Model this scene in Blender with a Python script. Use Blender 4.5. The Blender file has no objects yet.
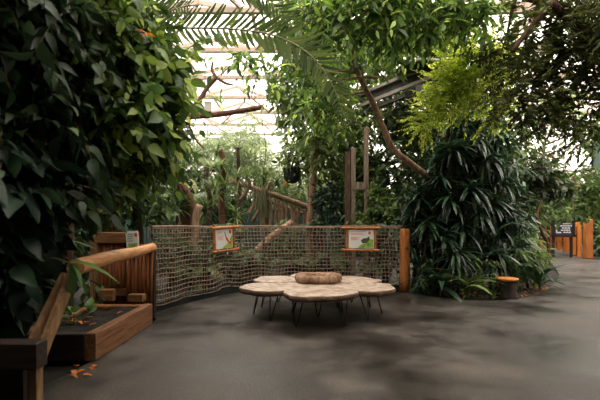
import bpy, math, random
import numpy as np
from mathutils import Vector

C = bpy.context.scene.collection
rnd = random.Random(11)
EYE, HOR, FOC = 1.25, 226.0, 400.0


def P(px, py, d):
    """point at depth d along the viewing direction of a pixel"""
    return np.array([(px - 300.0) / FOC * d, d, EYE - (py - HOR) / FOC * d])


def G(px, py):
    """point on the ground"""
    d = EYE * FOC / (py - HOR)
    return np.array([(px - 300.0) / FOC * d, d, 0.0])


# ------------------------------------------------------------------ materials
def lin(h):
    h = h.lstrip('#')
    out = []
    for i in (0, 2, 4):
        c = int(h[i:i + 2], 16) / 255
        out.append(c / 12.92 if c <= .04045 else ((c + .055) / 1.055) ** 2.4)
    return (*out, 1)


def new_mat(name):
    m = bpy.data.materials.new(name)
    m.use_nodes = True
    nt = m.node_tree
    b = nt.nodes['Principled BSDF']
    return m, nt, b


def plain(name, col, rough=.6, metal=0, spec=.5):
    m, nt, b = new_mat(name)
    b.inputs['Base Color'].default_value = lin(col)
    b.inputs['Roughness'].default_value = rough
    b.inputs['Metallic'].default_value = metal
    b.inputs['Specular IOR Level'].default_value = spec
    return m


def ramp(nt, stops):
    r = nt.nodes.new('ShaderNodeValToRGB')
    e = r.color_ramp.elements
    while len(e) < len(stops):
        e.new(.5)
    for k, (p, c) in enumerate(stops):
        e[k].position = p
        e[k].color = lin(c)
    return r


def noisy(name, stops, scale=6, stretch=(1, 1, 1), rough=.7, bump=.3, detail=6, distort=0.0, spec=.4, rough2=None, coord='Object'):
    m, nt, b = new_mat(name)
    tc = nt.nodes.new('ShaderNodeTexCoord')
    mp = nt.nodes.new('ShaderNodeMapping')
    mp.inputs['Scale'].default_value = stretch
    n = nt.nodes.new('ShaderNodeTexNoise')
    n.inputs['Scale'].default_value = scale
    n.inputs['Detail'].default_value = detail
    n.inputs['Roughness'].default_value = .62
    n.inputs['Distortion'].default_value = distort
    nt.links.new(tc.outputs[coord], mp.inputs[0])
    nt.links.new(mp.outputs[0], n.inputs['Vector'])
    r = ramp(nt, stops)
    nt.links.new(n.outputs['Fac'], r.inputs[0])
    nt.links.new(r.outputs[0], b.inputs['Base Color'])
    b.inputs['Roughness'].default_value = rough
    b.inputs['Specular IOR Level'].default_value = spec
    if bump:
        bp = nt.nodes.new('ShaderNodeBump')
        bp.inputs['Strength'].default_value = bump
        bp.inputs['Distance'].default_value = .02
        nt.links.new(n.outputs['Fac'], bp.inputs['Height'])
        nt.links.new(bp.outputs[0], b.inputs['Normal'])
    if rough2:
        rr = nt.nodes.new('ShaderNodeMapRange')
        rr.inputs['From Min'].default_value = .3
        rr.inputs['From Max'].default_value = .7
        rr.inputs['To Min'].default_value = rough2[0]
        rr.inputs['To Max'].default_value = rough2[1]
        nt.links.new(n.outputs['Fac'], rr.inputs[0])
        nt.links.new(rr.outputs[0], b.inputs['Roughness'])
    return m


def leafmat(name, stops, trans=.3, rough=.42, glow=None, spec=.5):
    m, nt, b = new_mat(name)
    g = nt.nodes.new('ShaderNodeNewGeometry')
    r = ramp(nt, stops)
    nt.links.new(g.outputs['Random Per Island'], r.inputs[0])
    nt.links.new(r.outputs[0], b.inputs['Base Color'])
    b.inputs['Roughness'].default_value = rough
    b.inputs['Specular IOR Level'].default_value = spec
    t = nt.nodes.new('ShaderNodeBsdfTranslucent')
    hs = nt.nodes.new('ShaderNodeHueSaturation')
    hs.inputs['Value'].default_value = 1.5
    hs.inputs['Saturation'].default_value = 1.1
    hs.inputs['Hue'].default_value = .485
    nt.links.new(r.outputs[0], hs.inputs['Color'])
    nt.links.new(hs.outputs[0], t.inputs[0])
    mx = nt.nodes.new('ShaderNodeMixShader')
    mx.inputs[0].default_value = trans
    nt.links.new(b.outputs[0], mx.inputs[1])
    nt.links.new(t.outputs[0], mx.inputs[2])
    nt.links.new(mx.outputs[0], nt.nodes['Material Output'].inputs[0])
    return m


def grain(name, stops, axis='z', rough=.65, scale=1.0, spec=.3):
    st = {'x': (1.2, 14, 14), 'y': (14, 1.2, 14), 'z': (14, 14, 1.2)}[axis]
    return noisy(name, stops, scale=2.2 * scale, stretch=st, rough=rough, bump=.25, detail=5, distort=.6, spec=spec)


M = {}
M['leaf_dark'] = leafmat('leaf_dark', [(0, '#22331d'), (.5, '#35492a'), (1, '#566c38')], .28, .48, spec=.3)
M['leaf_painted_shade'] = leafmat('leaf_painted_shade', [(0, '#1a2719'), (.5, '#243521'), (.88, '#384d32'), (1, '#60724a')], .25, .48, spec=.25)  # shade on the left foliage is put into this darker leaf colour
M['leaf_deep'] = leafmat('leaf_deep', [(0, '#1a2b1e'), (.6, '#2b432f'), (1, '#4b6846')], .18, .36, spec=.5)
M['leaf_mid'] = leafmat('leaf_mid', [(0, '#37492b'), (.5, '#566e3c'), (1, '#839a57')], .4, .42, spec=.4)
M['leaf_fresh'] = leafmat('leaf_fresh', [(0, '#31482a'), (.45, '#4f6e38'), (.8, '#7a9a4c'), (1, '#b4d074')], .45, .4, spec=.4)
M['leaf_lime'] = leafmat('leaf_lime', [(0, '#71883a'), (.5, '#a8bd52'), (1, '#d6e284')], .55, .55, spec=.3)
M['leaf_fine'] = leafmat('leaf_fine', [(0, '#2a3320'), (.6, '#424b29'), (1, '#6a7538')], .35, .6, spec=.25)
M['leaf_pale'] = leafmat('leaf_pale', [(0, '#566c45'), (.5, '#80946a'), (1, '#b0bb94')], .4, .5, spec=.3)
M['leaf_front'] = leafmat('leaf_front', [(0, '#2c4024'), (.5, '#4d6836'), (.85, '#80994f'), (1, '#b4c27a')], .45, .42, spec=.35)  # lit side of the left foliage, its brightness put into the leaf colour
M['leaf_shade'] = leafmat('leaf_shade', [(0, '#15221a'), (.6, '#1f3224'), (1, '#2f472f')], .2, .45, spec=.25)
M['leaf_palm'] = leafmat('leaf_palm', [(0, '#2a381c'), (.6, '#3f4d24'), (1, '#5e6832')], .45, .75, spec=.08)
M['leaf_bronze'] = leafmat('leaf_bronze', [(0, '#25301f'), (.7, '#3f4f30'), (.9, '#55603a'), (1, '#6e4a30')], .25, .45, spec=.3)
M['leaf_orange'] = leafmat('leaf_orange', [(0, '#c0661c'), (1, '#e08a2a')], .35, .5)
M['moss'] = leafmat('moss', [(0, '#5d6447'), (.5, '#7d8364'), (1, '#9aa07f')], .3, .7)
M['bark'] = noisy('bark', [(.3, '#2a1d14'), (.55, '#4b3526'), (.8, '#6b5240')], 5, (4, 4, 1), .85, .8)
M['bark_black'] = noisy('bark_black', [(.3, '#15100d'), (.6, '#2b2019'), (.8, '#46352a')], 6, (4, 4, 1), .9, .8)
M['bark_pale'] = noisy('bark_pale', [(.3, '#5a4433'), (.55, '#8d7058'), (.8, '#b3997f')], 5, (4, 4, 1), .85, .6)
M['bark_red'] = noisy('bark_red', [(.3, '#2f1c13'), (.55, '#573524'), (.8, '#7d543c')], 5, (4, 4, 1), .8, .7)
M['stem'] = plain('stem', '#4f4a2e', .6)
M['stem_brown'] = plain('stem_brown', '#5e4029', .7)
M['orange_wood_z'] = grain('orange_wood_z', [(.3, '#6e3b1a'), (.5, '#a4602d'), (.75, '#bf7e45')], 'z')
M['fence_wood'] = grain('fence_wood', [(.3, '#4a2612'), (.5, '#7a4522'), (.75, '#9b6436')], 'z', scale=1.4)
M['log_wood'] = grain('log_wood', [(.3, '#a5683f'), (.5, '#c98d5c'), (.75, '#dcab7d')], 'y', rough=.5)
M['plank_y'] = grain('plank_y', [(.3, '#4a301e'), (.5, '#754f34'), (.75, '#94694a')], 'y')
M['plank_x'] = grain('plank_x', [(.3, '#54371f'), (.5, '#7c5433'), (.75, '#9c734b')], 'x')
M['plank_z'] = grain('plank_z', [(.3, '#5a4029'), (.5, '#7e5e40'), (.75, '#9f7d58')], 'z')
M['dark_wood'] = grain('dark_wood', [(.3, '#1a1410'), (.5, '#2a201a'), (.75, '#3d2f25')], 'x')
M['bamboo'] = grain('bamboo', [(.3, '#7c4322'), (.5, '#a9663a'), (.75, '#c58a58')], 'z', rough=.35, scale=.6)
M['bamboo_x'] = grain('bamboo_x', [(.3, '#7c4322'), (.5, '#a9663a'), (.75, '#c58a58')], 'x', rough=.35, scale=.6)
M['slab_rim'] = noisy('slab_rim', [(.3, '#3d2b20'), (.55, '#6d5340'), (.8, '#937860')], 11, (1, 1, 2), .8, .8)
M['ring_wood'] = noisy('ring_wood', [(.3, '#3f2a1e'), (.5, '#7f6048'), (.75, '#ab8d73')], 5, (4, 4, 1), .75, .9)
M['rope'] = noisy('rope', [(.3, '#61503f'), (.7, '#948070')], 40, (1, 1, 1), .9, .4)
M['rail'] = noisy('rail', [(.3, '#4d3a2f'), (.7, '#83695a')], 12, (1, 1, 1), .6, .3)
M['black'] = plain('black', '#1a1a1b', .6)
M['iron'] = plain('iron', '#2a2524', .45, .6)
M['gantry'] = noisy('gantry', [(.3, '#272624'), (.7, '#3d3a37')], 10, (1, 1, 1), .55, .1)
M['gantry_light'] = noisy('gantry_light', [(.3, '#6b665f'), (.7, '#8f897f')], 10, (1, 1, 1), .5, .1)
M['white'] = plain('white', '#e9e6df', .5)
M['lantern'] = plain('lantern', '#a9a49c', .5)
M['plank_grey'] = grain('plank_grey', [(.3, '#463a2f'), (.5, '#6d5e4e'), (.75, '#8c7c69')], 'z')
M['gate_wood'] = grain('gate_wood', [(.3, '#8a4a18'), (.5, '#c2702c'), (.75, '#dd9446')], 'z')
M['frame_white'] = plain('frame_white', '#a39080', .6)
M['paper'] = plain('paper', '#d9dad6', .45)
M['red'] = plain('red', '#d23a2c', .5)
M['pink'] = plain('pink', '#dd8f7c', .6)
M['sign_green'] = noisy('sign_green', [(.35, '#5f8a35'), (.65, '#9cc25a')], 14, (1, 1, 1), .5, 0)
M['sign_dark'] = plain('sign_dark', '#3c4a2a', .5)
M['blue'] = plain('blue', '#20284a', .45)
M['chip'] = noisy('chip', [(.3, '#4a2d19'), (.5, '#8a5a30'), (.75, '#b5823f')], 30, (1, 1, 1), .9, .5)
M['soil'] = noisy('soil', [(.3, '#0f0b08'), (.6, '#1e1712'), (.85, '#32261d')], 9, (1, 1, 1), .95, 1.0, 8)
M['teal'] = noisy('teal', [(.3, '#1d342d'), (.7, '#2f4c43')], 3, (8, 8, 1), .7, .1)
M['pot'] = plain('pot', '#262324', .55)


def concrete():
    m, nt, b = new_mat('concrete_path')
    tc = nt.nodes.new('ShaderNodeTexCoord')
    n1 = nt.nodes.new('ShaderNodeTexNoise'); n1.inputs['Scale'].default_value = .9; n1.inputs['Detail'].default_value = 9; n1.inputs['Roughness'].default_value = .6
    n2 = nt.nodes.new('ShaderNodeTexNoise'); n2.inputs['Scale'].default_value = 45; n2.inputs['Detail'].default_value = 6
    for n in (n1, n2):
        nt.links.new(tc.outputs['Object'], n.inputs['Vector'])
    r1 = ramp(nt, [(.36, '#1f1c19'), (.5, '#332e29'), (.64, '#544c44')])
    r2 = ramp(nt, [(.36, '#6a6a6a'), (.64, '#ffffff')])
    nt.links.new(n1.outputs['Fac'], r1.inputs[0]); nt.links.new(n2.outputs['Fac'], r2.inputs[0])
    mx = nt.nodes.new('ShaderNodeMix'); mx.data_type = 'RGBA'; mx.blend_type = 'MULTIPLY'; mx.inputs[0].default_value = .55
    nt.links.new(r1.outputs[0], mx.inputs[6]); nt.links.new(r2.outputs[0], mx.inputs[7])
    nt.links.new(mx.outputs[2], b.inputs['Base Color'])
    mr = nt.nodes.new('ShaderNodeMapRange')
    mr.inputs['From Min'].default_value = .38; mr.inputs['From Max'].default_value = .62
    mr.inputs['To Min'].default_value = .28; mr.inputs['To Max'].default_value = .7
    nt.links.new(n1.outputs['Fac'], mr.inputs[0]); nt.links.new(mr.outputs[0], b.inputs['Roughness'])
    bp = nt.nodes.new('ShaderNodeBump'); bp.inputs['Strength'].default_value = .35; bp.inputs['Distance'].default_value = .01
    nt.links.new(n2.outputs['Fac'], bp.inputs['Height']); nt.links.new(bp.outputs[0], b.inputs['Normal'])
    b.inputs['Specular IOR Level'].default_value = .4
    return m


M['concrete'] = concrete()


def slabwood():
    m, nt, b = new_mat('slab_wood')
    tc = nt.nodes.new('ShaderNodeTexCoord')
    w = nt.nodes.new('ShaderNodeTexWave'); w.wave_type = 'RINGS'; w.rings_direction = 'Z'
    w.inputs['Scale'].default_value = 2.6; w.inputs['Distortion'].default_value = 5; w.inputs['Detail'].default_value = 4; w.inputs['Detail Scale'].default_value = 1.6
    n = nt.nodes.new('ShaderNodeTexNoise'); n.inputs['Scale'].default_value = 6; n.inputs['Detail'].default_value = 9; n.inputs['Distortion'].default_value = 1.2
    for k in (w, n):
        nt.links.new(tc.outputs['Object'], k.inputs['Vector'])
    r1 = ramp(nt, [(.1, '#9f8d7d'), (.5, '#a69585'), (.9, '#b0a194')])
    r2 = ramp(nt, [(.34, '#8f6f58'), (.56, '#ffffff')])
    nt.links.new(w.outputs['Fac'], r1.inputs[0]); nt.links.new(n.outputs['Fac'], r2.inputs[0])
    mx = nt.nodes.new('ShaderNodeMix'); mx.data_type = 'RGBA'; mx.blend_type = 'MULTIPLY'; mx.inputs[0].default_value = .7
    nt.links.new(r1.outputs[0], mx.inputs[6]); nt.links.new(r2.outputs[0], mx.inputs[7])
    nt.links.new(mx.outputs[2], b.inputs['Base Color'])
    b.inputs['Roughness'].default_value = .55
    bp = nt.nodes.new('ShaderNodeBump'); bp.inputs['Strength'].default_value = .3; bp.inputs['Distance'].default_value = .01
    nt.links.new(n.outputs['Fac'], bp.inputs['Height']); nt.links.new(bp.outputs[0], b.inputs['Normal'])
    return m


M['slab'] = slabwood()


def glassmat():
    m = bpy.data.materials.new('greenhouse_glass'); m.use_nodes = True
    nt = m.node_tree; nt.nodes.remove(nt.nodes['Principled BSDF'])
    t = nt.nodes.new('ShaderNodeBsdfTransparent'); t.inputs[0].default_value = (.93, .92, .9, 1)
    g = nt.nodes.new('ShaderNodeBsdfGlossy'); g.inputs['Roughness'].default_value = .05; g.inputs[0].default_value = (.9, .9, .9, 1)
    mx = nt.nodes.new('ShaderNodeMixShader'); mx.inputs[0].default_value = .06
    nt.links.new(t.outputs[0], mx.inputs[1]); nt.links.new(g.outputs[0], mx.inputs[2])
    nt.links.new(mx.outputs[0], nt.nodes['Material Output'].inputs[0])
    return m


M['glass'] = glassmat()


# ------------------------------------------------------------------ object helpers
def tag(o, label=None, cat=None, group=None, kind=None):
    if label: o['label'] = label
    if cat: o['category'] = cat
    if group: o['group'] = group
    if kind: o['kind'] = kind
    return o


def empty(name, loc, label=None, cat=None, group=None):
    o = bpy.data.objects.new(name, None)
    C.objects.link(o)
    o.location = Vector([float(v) for v in loc])
    o.empty_display_size = .1
    return tag(o, label, cat, group)


WORLD = {}


def origin_of(parent):
    q = np.zeros(3)
    while parent is not None:
        q = q + np.array(parent.location)
        parent = parent.parent
    return q


def link_mesh(name, me, mat, parent=None):
    o = bpy.data.objects.new(name, me)
    C.objects.link(o)
    if mat is not None:
        me.materials.append(mat)
    if parent is not None:
        o.parent = parent
    return o


class MB:
    def __init__(s):
        s.v, s.f, s.n = [], [], 0

    def add(s, verts, faces):
        verts = [tuple(float(c) for c in v) for v in verts]
        s.v += verts
        s.f += [tuple(i + s.n for i in f) for f in faces]
        s.n += len(verts)
        return s

    def box(s, c, size, rz=0, rx=0, ry=0):
        from mathutils import Euler
        R = Euler((rx, ry, rz)).to_matrix()
        hx, hy, hz = [k / 2 for k in size]
        b = min(hx, hy, hz) * .18
        vs = []
        for sz in (-1, 1):          # chamfered box: two rings at each end
            for inset, z in ((1, hz), (0, hz - b)) if sz < 0 else ((0, hz - b), (1, hz)):
                for sx, sy in ((-1, -1), (1, -1), (1, 1), (-1, 1)):
                    vs.append(R @ Vector((sx * (hx - inset * b), sy * (hy - inset * b), sz * z)) + Vector([float(k) for k in c]))
        fs = [(3, 2, 1, 0), (12, 13, 14, 15)]
        for r in range(3):
            for k in range(4):
                a, d = r * 4 + k, r * 4 + (k + 1) % 4
                fs.append((a, d, d + 4, a + 4))
        return s.add(vs, fs)

    def beam(s, a, b, w, h):
        """rectangular bar from a to b, w across, h high"""
        a, b = Vector([float(k) for k in a]), Vector([float(k) for k in b])
        d = (b - a).normalized()
        up = Vector((0, 0, 1)) if abs(d.z) < .95 else Vector((0, 1, 0))
        x = d.cross(up).normalized(); y = x.cross(d)
        vs = []
        for p in (a, b):
            for sx, sy in ((-1, -1), (1, -1), (1, 1), (-1, 1)):
                vs.append(p + x * sx * w / 2 + y * sy * h / 2)
        return s.add(vs, [(3, 2, 1, 0), (4, 5, 6, 7), (0, 1, 5, 4), (1, 2, 6, 5), (2, 3, 7, 6), (3, 0, 4, 7)])

    def tube(s, pts, rad, n=8, wob=0.0, cap=True):
        pts = [Vector([float(k) for k in p]) for p in pts]
        if not hasattr(rad, '__len__'):
            rad = [rad] * len(pts)
        vs, fs = [], []
        ref = None
        for i, p in enumerate(pts):
            t = (pts[min(i + 1, len(pts) - 1)] - pts[max(i - 1, 0)]).normalized()
            if ref is None:
                ref = Vector((0, 0, 1)) if abs(t.z) < .9 else Vector((1, 0, 0))
            x = t.cross(ref)
            if x.length < 1e-4:
                x = t.cross(Vector((.3, .8, .1)))
            x.normalize(); y = x.cross(t).normalized(); ref = y
            for k in range(n):
                a = 2 * math.pi * k / n
                r = rad[i] * (1 + wob * (rnd.random() - .5))
                vs.append(p + (x * math.cos(a) + y * math.sin(a)) * r)
        for i in range(len(pts) - 1):
            for k in range(n):
                a, b = i * n + k, i * n + (k + 1) % n
                fs.append((a, b, b + n, a + n))
        if cap:
            fs.append(tuple(range(n - 1, -1, -1)))
            fs.append(tuple(range((len(pts) - 1) * n, len(pts) * n)))
        return s.add(vs, fs)

    def build(s, name, mat, parent=None, smooth=False):
        q = origin_of(parent)
        me = bpy.data.meshes.new(name)
        me.from_pydata([(v[0] - q[0], v[1] - q[1], v[2] - q[2]) for v in s.v], [], s.f)
        me.update()
        if smooth:
            me.polygons.foreach_set('use_smooth', [len(p.vertices) == 4 for p in me.polygons])
        return link_mesh(name, me, mat, parent)


def spline(ctrl, n=24):
    """Catmull-Rom through control points"""
    p = [np.array(c, float) for c in ctrl]
    p = [2 * p[0] - p[1]] + p + [2 * p[-1] - p[-2]]
    segs = len(p) - 3
    out = []
    for i in range(n + 1):
        u = i / n * segs
        k = min(int(u), segs - 1); t = u - k
        a, b, c, d = p[k:k + 4]
        out.append(.5 * ((2 * b) + (-a + c) * t + (2 * a - 5 * b + 4 * c - d) * t * t + (-a + 3 * b - 3 * c + d) * t ** 3))
    return out


def quads_mesh(name, verts, quads, mat, parent):
    """big quad soup through foreach_set"""
    q = origin_of(parent)
    v = (verts - q).astype(np.float32)
    me = bpy.data.meshes.new(name)
    me.vertices.add(len(v)); me.vertices.foreach_set('co', v.ravel())
    me.loops.add(quads.size); me.loops.foreach_set('vertex_index', quads.astype(np.int32).ravel())
    me.polygons.add(len(quads))
    me.polygons.foreach_set('loop_start', np.arange(0, quads.size, 4, dtype=np.int32))
    me.polygons.foreach_set('use_smooth', np.ones(len(quads), dtype=bool))
    me.update(calc_edges=True)
    return link_mesh(name, me, mat, parent)


def leaf_tmpl(prof, fold=.25, droop=.25, wave=0.0):
    v, f = [], []
    for i, (t, w) in enumerate(prof):
        z = -droop * t * t
        k = wave * math.sin(t * 9)
        v += [(-w, t, z + fold * w + k), (0, t, z), (w, t, z + fold * w - k)]
        if i:
            a = (i - 1) * 3
            f += [(a, a + 1, a + 4, a + 3), (a + 1, a + 2, a + 5, a + 4)]
    return np.array(v, float), np.array(f, int)


T_OVATE = leaf_tmpl([(0, .02), (.15, .15), (.4, .22), (.7, .15), (1, .01)], .3, .22)
T_BROAD = leaf_tmpl([(0, .04), (.1, .2), (.3, .3), (.55, .27), (.8, .14), (1, .01)], .25, .3, .02)
T_LONG = leaf_tmpl([(0, .02), (.2, .09), (.5, .12), (.8, .07), (1, .005)], .3, .35)
T_STRAP = leaf_tmpl([(0, .04), (.15, .06), (.35, .068), (.55, .068), (.75, .05), (.9, .028), (1, .003)], .22, .75)
T_STRAP_S = leaf_tmpl([(0, .03), (.2, .045), (.5, .05), (.8, .03), (1, .003)], .3, .28)
T_FINE = leaf_tmpl([(0, .1), (.5, .2), (1, .03)], .15, .1)
T_NEEDLE = leaf_tmpl([(0, .05), (.5, .08), (1, .01)], .1, .2)


def norm(a):
    return a / np.maximum(np.linalg.norm(a, axis=-1, keepdims=True), 1e-9)


def place_leaves(pos, d, nrm, scale, tmpl):
    tv, tf = tmpl
    d = norm(d); s = norm(np.cross(d, nrm)); n = np.cross(s, d)
    R = np.stack([s, d, n], axis=2)
    v = np.einsum('nij,kj->nki', R, tv) * scale[:, None, None] + pos[:, None, :]
    N, k = len(pos), len(tv)
    q = (tf[None, :, :] + (np.arange(N) * k)[:, None, None]).reshape(-1, 4)
    return v.reshape(-1, 3), q


def foliage(name, pos, d, nrm, scale, tmpl, mat, parent):
    v, q = place_leaves(pos, d, nrm, scale, tmpl)
    return quads_mesh(name, v, q, mat, parent)


def twig_tubes(name, p0, p1, p2, r, mat, parent):
    N = len(p0)
    ang = np.array([0, 2.094, 4.189])
    rings = []
    for p, f in ((p0, 1.0), (p1, .7), (p2, .35)):
        t = norm(p2 - p0)
        x = norm(np.cross(t, np.array([.31, .17, .93]))); y = np.cross(x, t)
        rings.append(p[:, None, :] + (x[:, None, :] * np.cos(ang)[None, :, None] + y[:, None, :] * np.sin(ang)[None, :, None]) * (r * f)[:, None, None])
    v = np.stack(rings, axis=1).reshape(-1, 3)
    tf = np.array([(i * 3 + k, i * 3 + (k + 1) % 3, (i + 1) * 3 + (k + 1) % 3, (i + 1) * 3 + k) for i in range(2) for k in range(3)])
    q = (tf[None] + (np.arange(N) * 9)[:, None, None]).reshape(-1, 4)
    return quads_mesh(name, v, q, mat, parent)


def crown(parent, blobs, n_twig, k, l_twig, l_leaf, tmpl, mat, seed, droop=.35, twig_mat=None, outward=.6, up=1.0, twig_r=.004, shell=.6, spread=.9, jit=.38, nj=.6, name='foliage'):
    g = np.random.default_rng(seed)
    c = np.array([b[0] for b in blobs]); r = np.array([b[1] if hasattr(b[1], '__len__') else (b[1],) * 3 for b in blobs], float)
    w = np.array([(b[2] if len(b) > 2 else 1.0) for b in blobs]) * np.prod(r, axis=1) ** (2 / 3)
    idx = g.choice(len(blobs), n_twig, p=w / w.sum())
    u = norm(g.normal(size=(n_twig, 3)))
    rad = g.random(n_twig) ** shell
    p0 = c[idx] + u * r[idx] * rad[:, None]
    d = norm(u * outward + g.normal(size=(n_twig, 3)) * .5 + np.array([0, 0, -droop * .4]))
    L = l_twig * g.uniform(.6, 1.3, n_twig)
    sag = droop * .5

    def at(t):
        return p0 + d * (L * t)[:, None] + np.array([0, 0, -1.0]) * (sag * L * t * t)[:, None]
    side = norm(np.cross(d, np.array([0, 0, 1.0]) + g.normal(size=(n_twig, 3)) * .15))
    pos, dr, nr, sc = [], [], [], []
    for i in range(k):
        last = i == k - 1
        t = np.full(n_twig, (i + .6) / k) if not last else np.ones(n_twig)
        sg = (1 if i % 2 else -1) if not last else 0
        dd = d * (.55 if not last else 1) + side * sg * spread + g.normal(size=(n_twig, 3)) * jit + np.array([0, 0, -droop])
        pos.append(at(t)); dr.append(dd)
        nr.append(np.array([0, 0, up]) + g.normal(size=(n_twig, 3)) * nj)
        sc.append(l_leaf * g.uniform(.5, 1.3, n_twig))
    foliage(name, np.concatenate(pos), np.concatenate(dr), np.concatenate(nr), np.concatenate(sc), tmpl, mat, parent)
    if twig_mat is not None:
        o = np.ones(n_twig)
        twig_tubes('twigs', p0, at(o * .5), at(o), o * twig_r, twig_mat, parent)


def limb(parent, a, b, r0, r1, mat, name='branch', bend=.15, n=10, seed=0):
    g = random.Random(seed)
    a, b = np.array(a, float), np.array(b, float)
    L = np.linalg.norm(b - a)
    mids = [a + (b - a) * t + np.array([g.uniform(-1, 1), g.uniform(-1, 1), g.uniform(-.4, 1)]) * bend * L * .5 for t in (.35, .7)]
    pts = spline([a] + mids + [b], n)
    m = MB(); m.tube(pts, [r0 + (r1 - r0) * i / n for i in range(n + 1)], 7, .12)
    return m.build(name, mat, parent, True)


def tree(name, label, trunk_ctrl, r0, r1, blobs, mat, bark='bark', cat='tree', group=None, limbs=True, n_twig=700, k=7, l_twig=.4, l_leaf=.16, tmpl=T_OVATE, seed=1, trunk_n=18, **kw):
    base = np.array(trunk_ctrl[0], float)
    root = empty(name, base, label, cat, group)
    pts = spline(trunk_ctrl, trunk_n)
    m = MB(); m.tube(pts, [r0 + (r1 - r0) * (i / trunk_n) ** .8 for i in range(trunk_n + 1)], 10, .1)
    m.build('trunk', M[bark], root, True)
    if limbs:
        for i, b in enumerate(blobs):
            c = np.array(b[0])
            j = min(range(trunk_n // 3, trunk_n + 1), key=lambda q: np.linalg.norm(pts[q] - c) + .6 * max(0, pts[q][2] - c[2]))
            limb(root, pts[j], c, max(.012, min(r1 * .8, .05)), .008, M[bark], seed=seed * 31 + i)
    crown(root, blobs, n_twig, k, l_twig, l_leaf, tmpl, M[mat], seed, twig_mat=M['stem_brown'] if n_twig >= 400 else None, **kw)
    return root


def B(px, py, d, r, w=1.0):
    return (P(px, py, d), r, w)


def rosette(parent, c, n, length, mat, seed, tmpl=T_STRAP, up=(-.35, 1.0), name='foliage'):
    g = np.random.default_rng(seed)
    a = g.uniform(0, 2 * np.pi, n)
    e = g.uniform(up[0], up[1], n)
    d = np.stack([np.cos(a), np.sin(a), e * 1.2], 1)
    nr = np.stack([-np.cos(a) * e, -np.sin(a) * e, np.ones(n)], 1) + g.normal(size=(n, 3)) * .12
    pos = np.array(c)[None] + norm(d) * .03 + g.normal(size=(n, 3)) * np.array([.015, .015, .06])
    return pos, d, nr, length * g.uniform(.65, 1.15, n)


def cane_plant(name, label, canes, mat='leaf_deep', cat='plant', group=None, length=.5, n=46, seed=1, cane_mat='bark', up=(-.5, 1.0), tmpl=T_STRAP, r=.022):
    """canes: list of (foot, top)"""
    root = empty(name, canes[0][0], label, cat, group)
    for i, (f, t) in enumerate(canes):
        f, t = np.array(f, float), np.array(t, float)
        mid = (f + t) / 2 + np.array([rnd.uniform(-.12, .12), rnd.uniform(-.1, .1), 0])
        m = MB(); m.tube(spline([f, mid, t], 10), [r * 1.3 - .3 * r * k / 10 for k in range(11)], 7, .1)
        m.build('cane', M[cane_mat], root, True)
        pr = rosette(root, t, n, length, mat, seed * 17 + i, tmpl, up)
        foliage('leaves', *pr, tmpl, M[mat], root)
    return root


def frond_arrays(pts, L_leaf, n, seed, angle=.8, drop=.25, start=.12, taper=True, plane=None):
    g = np.random.default_rng(seed)
    pts = np.array(pts); m = len(pts)
    pos, d, nr, sc = [], [], [], []
    for i in range(n):
        u = start + (1 - start) * i / (n - 1)
        x = u * (m - 1); k = min(int(x), m - 2); f = x - k
        p = pts[k] * (1 - f) + pts[k + 1] * f
        t = pts[k + 1] - pts[k]; t = t / np.linalg.norm(t)
        s = np.cross(t, (0, 0, 1.0)); ls = np.linalg.norm(s)
        s = s / ls if ls > .05 else np.array([1.0, 0, 0])
        if plane is not None:
            s = np.array(plane) - t * np.dot(plane, t); s /= np.linalg.norm(s)
        nn = np.cross(s, t)
        for sg in (-1, 1):
            dd = t * (1 - angle * .6) + s * sg * angle + np.array([0, 0, -drop]) + g.normal(size=3) * .06
            pos.append(p); d.append(dd); nr.append(nn + g.normal(size=3) * .1)
            shape = (math.sin(math.pi * min(1, (u * .82 + .12))) ** .6) if taper else 1
            sc.append(L_leaf * shape * g.uniform(.9, 1.08))
    return np.array(pos), np.array(d), np.array(nr), np.array(sc)


def arch(base, direction, length, rise, fall, n=12):
    base = np.array(base, float); d = np.array([direction[0], direction[1], 0.0]); d /= max(np.linalg.norm(d), 1e-6)
    return [base + d * length * t * (1 - .12 * t) + np.array([0, 0, rise * t - fall * t * t]) for t in np.linspace(0, 1, n)]


def fern(name, label, base, n=11, length=.7, leaflet=.12, mat='leaf_mid', seed=1, cat='fern', group=None, rise=.55, fall=.7, pin=22, trunk=None):
    root = empty(name, base if trunk is None else trunk[0], label, cat, group)
    g = random.Random(seed)
    if trunk is not None:
        m = MB(); m.tube(spline(trunk, 10), [.07 - .02 * i / 10 for i in range(11)], 9, .15); m.build('trunk', M['bark'], root, True)
    for i in range(n):
        a = 2 * math.pi * (i + g.random() * .6) / n
        L = length * g.uniform(.75, 1.15)
        pts = arch(base, (math.cos(a), math.sin(a)), L, L * rise * g.uniform(.7, 1.5), L * fall * g.uniform(.7, 1.2))
        fr = frond_arrays(pts, leaflet, pin, seed * 100 + i)
        f = foliage('frond', *fr, T_STRAP_S if leaflet > .2 else T_NEEDLE, M[mat], root)
        m = MB(); m.tube(pts, [.008 * length * (1 - .8 * k / 11) + .001 for k in range(12)], 4); m.build('stalk', M['stem'], f, True)
    return root


# ================================================================== SETTING
# ground of the planted beds
m = MB(); m.box((4, 10, -.15), (44, 44, .2)); o = m.build('ground', M['soil']); tag(o, kind='structure')

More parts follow.
